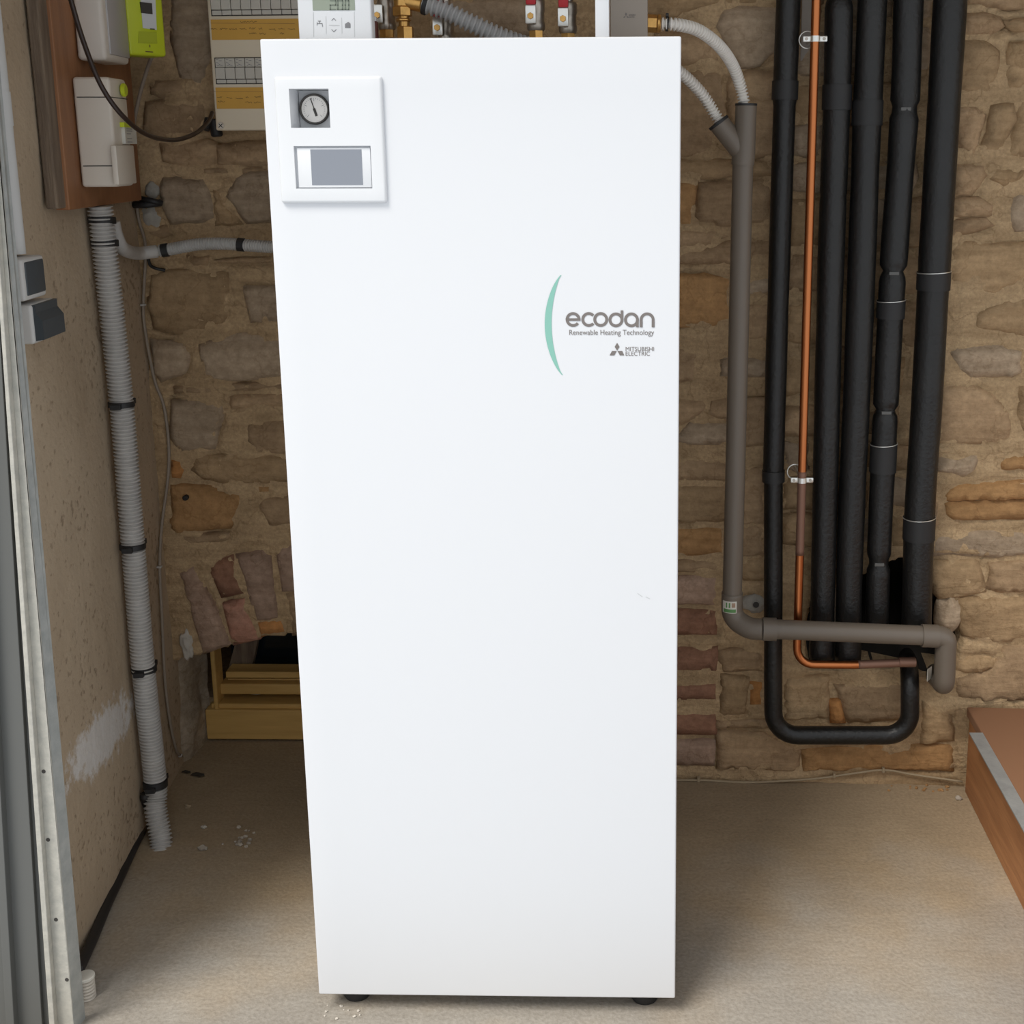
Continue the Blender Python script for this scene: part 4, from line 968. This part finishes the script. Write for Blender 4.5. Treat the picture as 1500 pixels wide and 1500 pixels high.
for y, rx in ((57, 1188), (703, 1166.5)):
    c = at(rx+(5 if y < 300 else 1), y, YC); z = c.z; x = min(cpath, key=lambda p: abs(p.z-z)).x
    k = thing('pipe_clip', 'zinc two-screw clip around copper pipe near the top' if y < 300 else 'zinc two-screw clip around copper pipe at mid height', 'pipe clip', (x, YC, z), 'copper pipe clips')
    obj('band', cyl((x, YC, z-.0055), (x, YC, z+.0055), 0.0102, 20), M['zinc'], k, True)
    for s in (-1, 1):
        e = obj('ear', box(x+s*.016-.0075, x+s*.016+.0075, YC-.003, YC+.003, z-.0055, z+.0055, .002), M['zinc'], k, True)
        obj('screw', cyl((x+s*.017, YC-.005, z), (x+s*.017, YC-.003, z), .0032, 12), M['nickel'], e)
    ring = [Vector((x-.012+math.cos(q)*.016, YC+.02, z+(0.012 if y > 300 else 0)+math.sin(q)*.016)) for q in [2*math.pi*j/24 for j in range(25)]]
    obj('wall_ring', sweep(ring, .0014, 8), M['zinc'], k, 'all')
    obj('stud', cyl((x, YC+.008, z), (x, BW.pt(x, 0).y+.02, z), .004, 10), M['zinc'], k, True)
c0 = BW.px(1172, 90, .004); c1 = BW.px(1199, -60, .004)
tag(obj('wall_plate', obox(BW, c0[0], c1[0], c0[1], c1[1], -.004, .010, .001), M['boxgrey']), 'flat taupe plate on the stone wall behind the copper pipe top', 'wall plate')
# grey waste pipe with wye, elbows and a run across the black pipes
YP_ = 0.635; rp = 0.0205
dp = thing('waste_pipe', 'grey plastic waste pipe with wye top and elbows crossing the black pipes', 'pipe', at(1072, 890, YP_))
v_top, v_wye, v_bot = at(1092, 152, YW), at(1089, 205, YW), at(1072, 880, YW)
E1 = at(1072, 921, YW); 
obj('vertical_run', sweep([at(1088.3, 234, YW), at(1072.5, 875, YW)], rp, 28), M['pvc'], dp, True)
obj('wye_socket', sweep2([at(1093, 154, YW), at(1091.5, 190, YW), at(1089.5, 222, YW), at(1088, 242, YW)], [0.0208, 0.0208, 0.0225, 0.0225], 28), M['pvc'], dp, True)
obj('wye_branch', sweep2([at(1053, 180, YW), at(1064, 194, YW), at(1087, 224, YW)], [0.0208, 0.0208, 0.0195], 28), M['pvc'], dp, True)
obj('seal_ring', cyl(at(1093, 151.5, YW), at(1092.9, 155, YW), 0.0215, 28, .0006), M['blackplastic'], dp, True)
obj('seal_ring', cyl(at(1051.5, 178, YW), at(1054, 181.5, YW), 0.0220, 28, .0006), M['blackplastic'], dp, True)
hz0, hz1 = at(1120, 921, YP_), at(1368, 931, YP_)
el = fillet([at(1072.6, 868, YW), at(1072, 905, YW), at(1098, 921, YP_+.005), at(1118, 922, YP_)], [0.04, 0.05], 10)
obj('elbow', sweep(resample(el, .006), 0.0225, 28), M['pvc'], dp, 'all')
obj('coupling', sweep([at(1117, 921.5, YP_), at(1137, 922, YP_)], 0.0243, 28), M['pvc'], dp, True)
obj('horizontal_run', sweep([at(1132, 921.5, YP_), at(1355, 931, YP_)], rp, 28), M['pvc'], dp, True)
obj('coupling', sweep([at(1350, 931, YP_), at(1374, 932, YP_)], 0.0240, 28), M['pvc'], dp, True)
dn = fillet([at(1370, 932, YP_), at(1386, 933, YP_), at(1383, 1003, YP_+.01), at(1366, 985, YP_+.19)], [0.026, 0.028], 10)
obj('drop_elbow', sweep(resample(dn, .006), 0.0222, 28), M['pvc'], dp, 'all')
# round label on the first elbow
lb = at(1067, 883, YW)
def wrap(c, r, a0, a1, z0, z1, m, nm, parent):
    bm = bmesh.new(); pr = None
    for k in range(11):
        a = math.radians(a0+(a1-a0)*k/10); q = [bm.verts.new((c.x+math.sin(a)*r, c.y-math.cos(a)*r, z)) for z in (z0, z1)]
        if pr: bm.faces.new((pr[0], q[0], q[1], pr[1]))
        pr = q
    bmesh.ops.recalc_face_normals(bm, faces=bm.faces); return obj(nm, bm, m, parent, 'all')
axc = at(1072, 883, YW)
st_ = wrap(axc, 0.0231, -58, 22, axc.z-.015, axc.z+.011, M['sticker'], 'sticker', dp)
wrap(axc, 0.0234, -50, 18, axc.z-.0135, axc.z-.006, M['green'], 'sticker_band', st_)
wrap(axc, 0.0234, -36, -28, axc.z-.003, axc.z+.008, M['green'], 'sticker_mark', st_); wrap(axc, 0.0234, -20, -12, axc.z-.003, axc.z+.008, M['green'], 'sticker_mark', st_); wrap(axc, 0.0234, -4, 14, axc.z-.002, axc.z+.008, M['mauve'], 'sticker_mark', st_)
_e = at(1361, 987, YP_+.055)
obj('sticker', obox(Plane((_e.x, _e.y, 0), (0.6, 0.8, 0), (0.8, -0.6, 0)), -.010, .010, _e.z-.014, _e.z+.014, 0.0, .0012), M['sticker'], dp)
# short stub of grey pipe end in the wall below the first black pipe
c = BW.at(1107, 883, 0.004)
tag(obj('pipe_socket', join(cyl(c+BW.n*.012, c-BW.n*.02, .0085, 18), lump((c.x-.004, c.y+.004, c.z-.003), .028, .012, .022, 8)), M['filler'], None, 'all'), 'small round socket set in a cement lump beside the grey elbow', 'socket')
obj('bore', cyl(c+BW.n*.0125, c+BW.n*.0115, .0068, 16), M['slot'], bpy.data.objects['pipe_socket'])

# ================================================================== RIGHT: WOODEN STEP
SXl = 0.965; SH = 0.186
ws = thing('wooden_step', 'low brown wooden step with grey metal strip along its top', 'step', (1.3, 0.3, 0))
wyb = BW.pt(1.0, 0).y-0.004
obj('riser_board', box(SXl, SXl+0.028, -0.9, wyb-.02, 0.0, SH-.004, .002), M['sidewood'], ws)
yb_ = lambda x: BW.pt(x, 0).y-0.022
obj('tread_board', quadbox([(SXl-.006, -.9, SH-.004), (2.0, -.9, SH-.004), (2.0, -.9, SH+.018), (SXl-.006, -.9, SH+.018), (SXl-.006, yb_(SXl), SH-.004), (2.0, yb_(2.0), SH-.004), (2.0, yb_(2.0), SH+.018), (SXl-.006, yb_(SXl), SH+.018)], .003), M['topwood'], ws)
q0 = onfloor(1431, 1075, SH+.018); 
obj('edge_strip', quadbox([(q0.x-.016, -0.9, SH+.018), (q0.x+.012, -0.9, SH+.018), (q0.x+.012, -0.9, SH+.021), (q0.x-.016, -0.9, SH+.021), (q0.x-.016, q0.y, SH+.018), (q0.x+.012, q0.y, SH+.018), (q0.x+.012, q0.y, SH+.021), (q0.x-.016, q0.y, SH+.021)]), M['strip'], ws)

# thin wire along the foot of the wall
wr = thing('wire_run', 'thin beige wire stapled along the foot of the stone wall', 'wire', BW.pt(.6, 0))
wpts = [BW.at(x, y, 0.010) for x, y in ((975, 1143), (1030, 1143), (1100, 1146), (1190, 1141), (1250, 1133), (1295, 1128), (1340, 1135), (1410, 1145))]
obj('strand', sweep(catmull(wpts, 6), .0026, 8), M['wire'], wr, 'all')
for x, y in ((1023, 1142), (1294, 1128), (1222, 1136)):
    c = BW.at(x, y, 0.010); obj('staple', box(c.x-.003, c.x+.003, c.y-.004, c.y+.006, c.z-.005, c.z+.006, .001), M['wire'], wr)

# ================================================================== LEFT WALL THINGS
# wooden meter board and batten
def lwbox(x0, x1, ya, yb, o0, o1, bev=0.002, offref=None):
    o = o1 if offref is None else offref
    a0 = LW.px(x0, (ya+yb)/2, o)[0]; a1 = LW.px(x1, (ya+yb)/2, o)[0]; xm = (x0+x1)/2
    return obox(LW, a0, a1, LW.px(xm, yb, o)[1], LW.px(xm, ya, o)[1], o0, o1, bev)
bd = thing('meter_board', 'brown wooden board on the left wall carrying the meter', 'board', LW.pt(.55, 1.25))
za = LW.px(150, 301, .03)[1]
obj('panel', obox(LW, LW.px(92, 200, .032)[0], LW.px(200, 200, .032)[0], za, 2.0, .008, .032, .002), M['board'], bd)
obj('batten', obox(LW, LW.px(74, 250, .02)[0], LW.px(90, 250, .02)[0]-.004, za+.004, 2.0, .006, .026, .003), M['batten'], bd)
# service breaker
BO = 0.098
s0, s1 = LW.px(167, 200, BO)[0], LW.px(191, 200, BO)[0]
zt2, zb2 = LW.px(168, 114, BO)[1], LW.px(172, 274, BO)[1]
sb = thing('service_breaker', 'tall cream service breaker box on the wooden board with lime button', 'breaker box', LW.pt(s0, zb2))
obj('body', obox(LW, s0, s1, zb2, zt2, .034, BO, .006, 3), M['breakerwhite'], sb, True)
zl = LW.px(168, 143, BO)[1]; zl2 = LW.px(168, 243, BO)[1]
obj('seam', obox(LW, s0-.0006, s1+.0004, zl-.0008, zl+.0008, .04, BO+.0005), M['slot'], sb)
obj('seam', obox(LW, s0-.0006, s1+.0004, zl2-.0008, zl2+.0008, .04, BO+.0005), M['slot'], sb)
bc = LW.at(178, 132, BO+.002); obj('button', cyl(bc, bc+LW.n*.008, .012, 20, .002), M['lime'], sb, True)
obj('lower_cover', obox(LW, LW.px(172, 240, BO+.006)[0], s1-.004, zb2+.004, LW.px(180, 213, BO)[1], BO-.004, BO+.006, .002), M['breakerwhite'], sb, True)
LP2 = Plane(LW.pt(LW.px(182, 195, BO)[0], 0, BO+.001), LW.u, LW.n)
lb = obj('label_plate', obox(LW, LW.px(183, 195, BO+.006)[0], LW.px(200, 195, BO+.006)[0], LW.px(190, 211, BO)[1], LW.px(190, 182, BO)[1], BO-.002, BO+.006, .001), M['sticker'], sb)
obj('label_flag', obox(LW, LW.px(182, 183, BO+.008)[0], LW.px(196, 183, BO+.008)[0], LW.px(190, 187, BO)[1], LW.px(190, 180, BO)[1], BO, BO+.008, .001), M['lime'], sb)
a0_, a1_ = LW.px(184, 195, BO+.006)[0], LW.px(196, 195, BO+.006)[0]
ll = []
for y in (189, 192, 196, 203, 208):
    z = LW.px(190, y, BO+.006)[1]; ll.append([(a0_+.005, z), (a0_+(a1_-a0_)*random.uniform(.5, .9), z)])
obj('label_print', strokes(LW, ll, .0012, BO+.0066), M['icon'], lb)
# meter: pale housing and lime communicating meter
MO = 0.085
s0, s1 = LW.px(152, 40, MO)[0], LW.px(186, 40, MO)[0]
mh = thing('meter_housing', 'pale grey meter housing beside the lime meter on the board', 'meter box', LW.pt(s0, 1.58))
zb3 = LW.px(150, 87, MO)[1]
obj('body', obox(LW, s0, s1, zb3, 1.85, .034, MO, .008, 3), M['meterwhite'], mh, True)
obj('window', obox(LW, s0+.02, s1-.006, zb3+.012, 1.84, MO-.002, MO+.003, .002), M['metergrey'], mh, True)
# the lime meter is turned a little towards the room
gA, gB = at(188, 60, 0.60), at(243, 60, 0.66)
gu = (Vector((gB.x, gB.y, 0))-Vector((gA.x, gA.y, 0))).normalized(); gn = Vector((gu.y, -gu.x, 0))
GP = Plane((gA.x, gA.y, 0), gu, gn); wG = (Vector((gB.x-gA.x, gB.y-gA.y, 0))).length
em_ = thing('electricity_meter', 'lime green electricity meter with small grey display', 'electricity meter', (gA.x, gA.y, 1.58))
zg = at(215, 82, .63).z
obj('body', obox(GP, 0.0, wG, zg, zg+.2, -.055, 0.0, .006, 3), M['lime'], em_, True)
def gpx(x, y): return GP.px(x, y)
a = gpx(203, -10); b = gpx(229.5, 44)
obj('display_panel', prism(GP, [gpx(203, -30), gpx(226, -30), gpx(229, 44), gpx(209, 41)], -.001, .0015), M['recess'], em_)
obj('display', prism(GP, [gpx(204.5, 3), gpx(221.5, 5), gpx(222.5, 21), gpx(206.5, 19)], 0, .003), M['slot'], em_)
obj('display_mark', strokes(GP, [[gpx(219, 42.5), gpx(225, 43)]], .0022, .0032), M['slot'], em_)
obj('cover', prism(GP, [gpx(203, 46), gpx(229, 47), gpx(230, 64), gpx(202, 63)], -.001, .0012), M['limedark'], em_)
obj('cover_mark', strokes(GP, [[gpx(219, 66), gpx(219.2, 69)], [gpx(213, 75.5), gpx(223.5, 76.3)]], .0018, .0012), M['ink'], em_)
tag(obj('cable_loop', sweep(catmull([at(98, -25, .30), at(104, 0, .30), at(122, 60, .30), at(148, 125, .30), at(180, 170, .33), at(215, 197, .42), at(255, 205, .55), at(287, 195, .64), at(305, 178, .70), at(311, 165, .74)], 12), .0042, 12), M['browncable'], None, 'all'), 'dark brown cable hanging in a loop in front of the meter', 'cable')
# thin grey cables between meter and stones
tag(obj('meter_cable', sweep(catmull([at(222, 84, .70), at(216, 100, .74), at(207, 130, .76), at(200, 160, .78), at(196, 182, .80)], 8), .0038, 10), M['cable'], None, 'all'), 'grey cable running down from the lime meter to the breaker', 'cable')

# consumer unit on the stone wall
CO = 0.075
CUP = BW
def cpx(x, y, o=CO): return BW.px(x, y, o)
cu = thing('consumer_unit', 'cream consumer unit with two rows of breakers and ochre labels', 'consumer unit', BW.pt(cpx(400, 100)[0], cpx(400, 192)[1]))
ca0 = cpx(316, 190)[0]; ca1 = ca0+.285; cz0 = cpx(380, 191)[1]; cz1 = cz0+.40
obj('cover', obox(BW, ca0, ca1, cz0, cz1, 0.012, CO, .004, 3), M['cream'], cu, True)
def row(ytop, ybot, nm):
    zt3, zb3 = cpx(380, ytop)[1], cpx(380, ybot)[1]
    obj('breaker_slot', obox(BW, ca0+.008, ca1-.010, zb3, zt3, CO-.002, CO+.0015), M['slot'], cu)
    n = 13; w = (ca1-ca0-.022)/n; h = zt3-zb3
    for k in range(n):
        a = ca0+.010+k*w
        br_ = obj('breaker', join(obox(BW, a+.0006, a+w-.0006, zb3+h*.03, zb3+h*.17, CO, CO+.004, .0008), obox(BW, a+.0006, a+w-.0006, zb3+h*.19, zb3+h*.62, CO, CO+.008, .001), obox(BW, a+.0006, a+w-.0006, zb3+h*.64, zb3+h*.97, CO, CO+.005, .0008)), M['creamdark'], cu)
        zz_ = zb3+h*.8
        obj('breaker_print', strokes(BW, [[(a+.003, zz_+.006), (a+.007, zz_+.006)], [(a+.009, zz_+.004), (a+.014, zz_+.004)], [(a+.003, zz_+.001), (a+.008, zz_-.001)], [(a+.009, zz_-.004), (a+.015, zz_-.005)], [(a+.004, zz_-.006), (a+.010, zz_-.003)]], .0009, CO+.0054), M['icon'], br_)
row(-24, 23, 'r1'); row(84, 123, 'r2')
def lab(ytop, ybot, words):
    zt3, zb3 = cpx(380, ytop)[1], cpx(380, ybot)[1]
    L = obj('label_strip', obox(BW, ca0+.006, ca1-.012, zb3, zt3, CO-.001, CO+.0015), M['label'], cu)
    ls = []
    for x0, x1, y in words:
        p = []; n = max(4, int((x1-x0)/1.1))
        for i in range(n+1): p.append(cpx(x0+(x1-x0)*i/n, y+random.uniform(-1.4, 1.4), CO+.002))
        ls.append(p)
    obj('handwriting', strokes(BW, ls, .0007, CO+.0019), M['ink'], L)
    obj('crease', strokes(BW, [[cpx(309, ytop+6), cpx(432, ytop+6.5)]], .0006, CO+.0017), M['board'], L)
lab(28, 58, [(352, 376, 32), (309, 318, 42), (322, 333, 42.5), (336, 347, 42.5), (351, 361, 42), (365, 374, 41.5), (379, 384, 42), (394, 404, 43), (408, 417, 41.5), (422, 432, 43), (365, 376, 49), (380, 389, 49.5), (410, 416, 49)])
lab(128, 159, [(318, 325, 142), (332, 340, 143.5), (345, 356, 144.5), (360, 364, 142), (373, 382, 142), (319, 329, 149), (359, 369, 150), (372, 382, 150)])
sc = BW.at(324, 184, CO); scr = obj('cover_screw', cyl(sc, sc+BW.n*.003, .007, 20, .0008), M['breakerwhite'], cu, True)
obj('screw_slot', join(strokes(BW, [[cpx(321.5, 181.5), cpx(326.5, 186.5)], [cpx(326.5, 181.5), cpx(321.5, 186.5)]], .0016, CO+.0034)), M['slot'], scr)
c = BW.at(318, 196, .03); tag(obj('cable_gland', join(cyl(c+Vector((-.004, 0, .03)), c+Vector((0, 0, -.006)), .012, 14, .003), cyl(c+Vector((-.012, -.01, .03)), c+Vector((-.016, -.02, .008)), .008, 12)), M['blackplastic'], None, True), 'black cable gland under the corner of the cream consumer unit', 'cable gland')

# conduits
SC, OC = 0.565, 0.030
sP = LW.px(148, 320, OC)[0]; sQ = LW.px(226, 1140, OC)[0]
lc = thing('corrugated_conduit', 'thick grey corrugated conduit running down the left wall to the floor', 'conduit', LW.pt(sQ, 0, OC))
path = catmull([LW.pt(sP, za-.001, OC), LW.at(150.5, 340, OC), LW.at(178, 592, OC), LW.at(195, 800, OC), LW.at(210, 980, OC), LW.at(227, 1140, OC), LW.at(228, 1185, OC), LW.pt(sQ-.03, 0.012, OC+.012), LW.pt(sQ-.05, -0.02, OC+.016)], 12)
obj('tube', corrugated(path, 0.0232, 0.0076, 0.0048, 24), M['conduit'], lc, 'all')
for x, y, h in ((149.5, 323, 5), (153.5, 356, 5), (178, 592, 4), (194.5, 800, 4), (211, 980, 4), (227.5, 1148, 4.5)):
    a, b = LW.at(x-.3, y-h, OC), LW.at(x+.3, y+h, OC)
    col = obj('clamp_band', cyl(a, b, .0252, 24, .001), M['blackplastic'], lc, True)
    if y > 400:
        m_ = (a+b)/2; obj('clamp_lug', obox(Plane(m_+LW.u*-.03, LW.u, LW.n), -.004, .006, -.005, .005, -.012, .008, .001), M['blackplastic'], col); obj('clamp_lug', obox(Plane(m_+LW.u*.026, LW.u, LW.n), -.004, .008, -.005, .006, .0, .018, .001), M['blackplastic'], col)
sc_ = thing('corrugated_conduit', 'slimmer grey conduit branching sideways towards the back of the cabinet', 'conduit', LW.at(190, 370, .03))
path = catmull([LW.at(165, 325, .034), LW.at(170, 345, .036), LW.at(180, 364, .036), at(200, 371, .735), at(222, 369, .765), at(245, 366, .775), at(290, 358, .775), at(330, 357, .775), at(370, 360, .772), at(420, 363, .77), at(470, 364, .77)], 10)
i0 = int(len(path)*.44); obj('elbow', sweep(path[:i0+1], .0135, 20), M['conduit'], sc_, 'all')
obj('tube', corrugated(path[i0:], .0132, .0054, .0034, 18), M['conduit'], sc_, 'all')
for x, y in ((243, 366), (355, 359)):
    p = min(path, key=lambda q: (q-at(x, y, .775)).length); i = path.index(p); d = (path[i+1]-path[i-1]).normalized()
    obj('tape_band', cyl(p-d*.0065, p+d*.0065, .0142, 20), M['blackplastic'], sc_, True)
# thin grey cable down the corner
cc = thing('corner_cable', 'thin grey cable clipped down the corner beside the stone wall', 'cable', BW.pt(-.83, .06))
cpx_ = [(196, 260), (203, 320), (213, 362), (210, 440), (212, 480), (226, 555), (240, 595), (247, 650), (246, 700), (237, 770), (234, 830), (237, 900), (242, 1000), (250, 1062), (259, 1100), (268, 1108)]
cpts = []
for x, y in cpx_:
    p = BW.at(x, y, .008); q = LW.at(x, y, .006)
    cpts.append(p if (p-CAM).length < (q-CAM).length else q)
cpts[-1] = onfloor(268, 1109, .006)
obj('strand', sweep(catmull(cpts, 8), .0033, 10), M['cable'], cc, 'all')
for x, y in ((209, 449), (233, 830), (254, 1092)):
    p = min(catmull(cpts, 8), key=lambda q: (q-BW.at(x, y, .008)).length); obj('clip', box(p.x-.005, p.x+.005, p.y-.006, p.y+.004, p.z-.002, p.z+.002, .0008), M['conduit'], cc)
# black strap and filler, small black hook, wall plug
c = BW.at(222, 298, .012)
sp = thing('black_strap', 'black strap end poking from grey filler beside the breaker box', 'strap', c)
obj('band', join(sweep([BW.at(196, 300, .02), BW.at(212, 300, .022), BW.at(236, 297, .012)], .0075, 10), sweep([BW.at(206, 291, .02), BW.at(222, 294, .024), BW.at(238, 298, .014)], .006, 10)), M['blackplastic'], sp, 'all')
c = BW.at(222, 318, -.004); obj('filler_patch', lump(c, .022, .010, .026, 11, 3, .25), M['filler'], wb, smooth='all')
c = BW.at(224, 280, -.004); obj('filler_patch', lump(c, .016, .009, .020, 12, 3, .25), M['filler'], wb, smooth='all')
tag(obj('black_hook', sweep(catmull([BW.at(217, 378, .02), BW.at(220, 388, .012), BW.at(228, 393, .012), BW.at(242, 396, .004)], 6), .0035, 8), M['blackplastic'], None, 'all'), 'small black hook under the slim grey conduit', 'hook')
c = BW.at(272, 729, .012); tag(obj('wall_plug', join(cyl(c-BW.n*.02, c+BW.n*.006, .0062, 8, .0015)), M['blackplastic'], None, True), 'black wall plug sticking out of the ochre stone', 'wall plug')
c = BW.at(274, 945, .0); obj('plaster_patch', lump(c, .014, .012, .034, 21, 3, .5), M['plasterpatch'], wb, smooth='all')
# switches and pale tube
SO = .045
def switch(nm, label, x0, x1, y0, y1, tilt):
    a0 = LW.px(x0, (y0+y1)/2, SO)[0]; a1 = LW.px(x1, (y0+y1)/2, SO)[0]; zt3, zb3 = LW.px(x0, y0, SO)[1], LW.px(x0, y1, SO)[1]
    t = thing(nm, label, 'switch', LW.pt(a0, zb3)); obj('housing', obox(LW, a0, a1, zb3, zt3, .0, SO, .005, 3), M['switchgrey'], t, True)
    iw = (a1-a0)*.10; ih = (zt3-zb3)*.11
    if not tilt: obj('rocker', obox(LW, a0+iw, a1-iw*.6, zb3+ih, zt3-ih*.8, SO-.004, SO+.002, .003, 3), M['rocker'], t, True)
    else:
        s = Plane(LW.P0, LW.u, LW.n)
        h = zt3-zb3; pr_ = [(SO-.006, zt3-ih*.2), (SO+.004, zt3-ih*.2), (SO+.004, zt3-h*.22), (SO+.013, zt3-h*.42), (SO+.013, zb3+h*.10), (SO-.006, zb3+h*.06)]
        bm = bmesh.new(); A = [bm.verts.new(LW.pt(a0+iw*.6, z, o)) for o, z in pr_]; B = [bm.verts.new(LW.pt(a1-iw*.2, z, o)) for o, z in pr_]
        bm.faces.new(A); bm.faces.new(B[::-1]); n = len(A)
        for i in range(n): bm.faces.new((A[i], B[i], B[(i+1) % n], A[(i+1) % n]))
        bmesh.ops.recalc_face_normals(bm, faces=bm.faces); obj('rocker', bm, M['rocker'], t)
    return t
switch('wall_switch', 'grey surface wall switch with flat slate rocker under the pale tube', 34, 67, 379, 443, False)
switch('wall_socket', 'grey surface box with hinged slate flap below the wall switch', 48, 84, 446, 506, True)
p0, p1 = LW.at(24, 372, .016), LW.at(10, 0, .016)
vt = thing('conduit_tube', 'pale grey rigid conduit tube above the wall switch', 'conduit', p0)
top = p0+(p1-p0)*1.0; d = Vector((0, 0, 1))
obj('tube', sweep([p0, p0+Vector((0, 0, .75))], .0145, 20), M['tube'], vt, True)
zj = LW.px(15, 136, .016)[1]; zj2 = LW.px(17, 185, .016)[1]
obj('sleeve', sweep([(p0.x, p0.y, zj2), (p0.x, p0.y, zj)], .0158, 20), M['tube'], vt, True)

# ---- galvanised garage door rail at the left edge
rl = thing('garage_door_rail', 'galvanised steel garage door rail with bolt holes at the left edge', 'door rail', (-.70, -.03, 0))
RY = -0.05
def rail(x0a, x1a, x0b, x1b, Y0, Y1, m, nm, bev=.001):
    """strip between photo columns: bottom row y=1490 and row y=300, at depth Y0, back to Y1"""
    pb0, pb1 = at(x0a, 1490, Y0), at(x1a, 1490, Y0); pt0, pt1 = at(x0b, 300, Y0), at(x1b, 300, Y0)
    def ext(p, q, z): t_ = (z-p.z)/(q.z-p.z); return p.x+(q.x-p.x)*t_
    zt3 = 2.15; B0, B1, T0, T1 = ext(pb0, pt0, 0), ext(pb1, pt1, 0), ext(pb0, pt0, zt3), ext(pb1, pt1, zt3)
    return obj(nm, quadbox([(B0, Y0, 0), (B1, Y0, 0), (T1, Y0, zt3), (T0, Y0, zt3), (B0, Y1, 0), (B1, Y1, 0), (T1, Y1, zt3), (T0, Y1, zt3)], bev), m, rl)
rail(78, 107, -7, 5.5, RY, RY+.003, M['galvpale'], 'face_strip')
def flange(xa, xb, ya, yb, Y0, Y1, m, nm, th=.003):
    zt3 = 2.15; out = []
    for (x0, x1, Y) in ((xa, xb, Y0), (ya, yb, Y1)):
        p, q = at(x0, 1490, Y), at(x1, 300, Y)
        ex = lambda z: p.x+(q.x-p.x)*(z-p.z)/(q.z-p.z)
        out += [(ex(0), Y, 0), (ex(zt3), Y, zt3)]
    a, b, c, d = out
    sh = lambda v: (v[0]-th, v[1]+th, v[2])
    return obj(nm, quadbox([a, c, d, b, sh(a), sh(c), sh(d), sh(b)]), m, rl)
flange(107, 5.5, 125, 18, RY, RY+.03, M['galv'], 'return_flange')
rail(71, 79, -12, -6.5, RY-.012, RY+.0, M['galvpale'], 'front_lip')
rail(60, 72, -14, -10, RY+.012, RY+.03, M['darksteel'], 'groove')
rail(18, 61, -52, -12, RY+.004, RY+.03, M['darksteel'], 'outer_channel')
rail(8, 20, -62, -50, RY-.01, RY+.03, M['darksteel'], 'outer_lip')
rail(-60, 10, -140, -60, RY+.0, RY+.03, M['darksteel'], 'jamb_plate')
for x, y in ((64, 1130), (70.5, 1230), (82, 1347), (98, 1435)):
    c = at(x, y, RY); obj('bolt_hole', cyl(c+Vector((0, -.0006, 0)), c+Vector((0, .001, 0)), .0032, 12), M['slot'], rl)

# ================================================================== FLOOR DETAILS
def flo(x, y, z=0.0): return onfloor(x, y, z)
tag(obj('floor_cable', sweep(catmull([LW.at(212, 1165, .012), flo(216, 1198, .014), flo(199, 1234, .012), flo(177, 1282, .012), flo(156, 1327, .011), flo(134, 1380, .011), flo(114, 1424, .011)], 8), lambda s, p: .0095, 12), M['blackcable'], None, 'all'), 'thick black cable lying along the foot of the left wall', 'cable')
c = flo(128, 1460)
ps = thing('pipe_stub', 'short white threaded pipe stub standing behind the door rail', 'pipe stub', c)
obj('tube', corrugated([c, c+Vector((0, 0, .040))], .0145, .006, .001, 20), M['plasterpatch'], ps, 'all')
obj('rim', cyl(c+Vector((0, 0, .036)), c+Vector((0, 0, .042)), .0155, 20, .001), M['sticker'], ps, True)
def pebble(x, y, r, m, label, flat=.6, group=None, seed=None):
    c = flo(x, y); s = seed or random.random()*50
    bm = lump((c.x, c.y, r*flat*.8), r*random.uniform(.8, 1.2), r*random.uniform(.7, 1), r*flat, s, 2, .5)
    return tag(obj('stone_chip', bm, M[m], None, False), label, 'stone chip', group)
pebble(299, 1213, .0060, 'plasterpatch', 'pale rounded stone chip on the floor right of the conduit foot')
pebble(297, 1245, .0085, 'pebble', 'blocky pale stone chip on the floor beside the conduit foot', .7)
pebble(275, 1183, .0075, 'floor', 'grey stone chip on the floor near the corner')
pebble(1404, 1171, .008, 'pebble', 'rounded stone chip at the corner of the wooden step')
for k in range(16):
    x = random.gauss(360, 14); y = random.gauss(1228, 10)
    pebble(x, y, random.uniform(.0025, .0055), 'pebble', 'small rubble crumb in the heap left of the cabinet', .7, 'rubble crumbs left of the cabinet')
for k in range(14):
    x = random.uniform(1300, 1410); y = random.uniform(1150, 1160)
    pebble(x, y, random.uniform(.002, .0045), 'ochre', 'small earthy crumb at the foot of the stone wall', .7, 'earthy crumbs along the stone wall')
for k in range(10):
    x = random.uniform(470, 560); y = random.uniform(1472, 1496)
    pebble(x, y, random.uniform(.0015, .003), 'plasterpatch', 'tiny pale crumb on the floor under the cabinet front', .6, 'pale crumbs under the cabinet front')
for x, y, lab_, r in ((290, 1137, 'larger dark dead leaf on the floor near the corner', .012), (273, 1133, 'smaller dark dead leaf on the floor near the corner', .008)):
    c = flo(x, y); bm = bmesh.new(); n = 12
    ring = [bm.verts.new((c.x+math.cos(2*math.pi*k/n)*r*1.35*(1+.25*math.sin(3*k)), c.y+math.sin(2*math.pi*k/n)*r*.7-.25*math.cos(2*math.pi*k/n)*r, .002+.003*abs(math.sin(k*1.3)))) for k in range(n)]
    cen = bm.verts.new((c.x, c.y, .004))
    for k in range(n): bm.faces.new((ring[k], ring[(k+1) % n], cen))
    ex = bmesh.ops.extrude_face_region(bm, geom=list(bm.faces))
    for v in [g for g in ex['geom'] if isinstance(g, bmesh.types.BMVert)]: v.co.z += .001
    bmesh.ops.recalc_face_normals(bm, faces=bm.faces); tag(obj('dead_leaf', bm, M['leaf']), lab_, 'leaf')
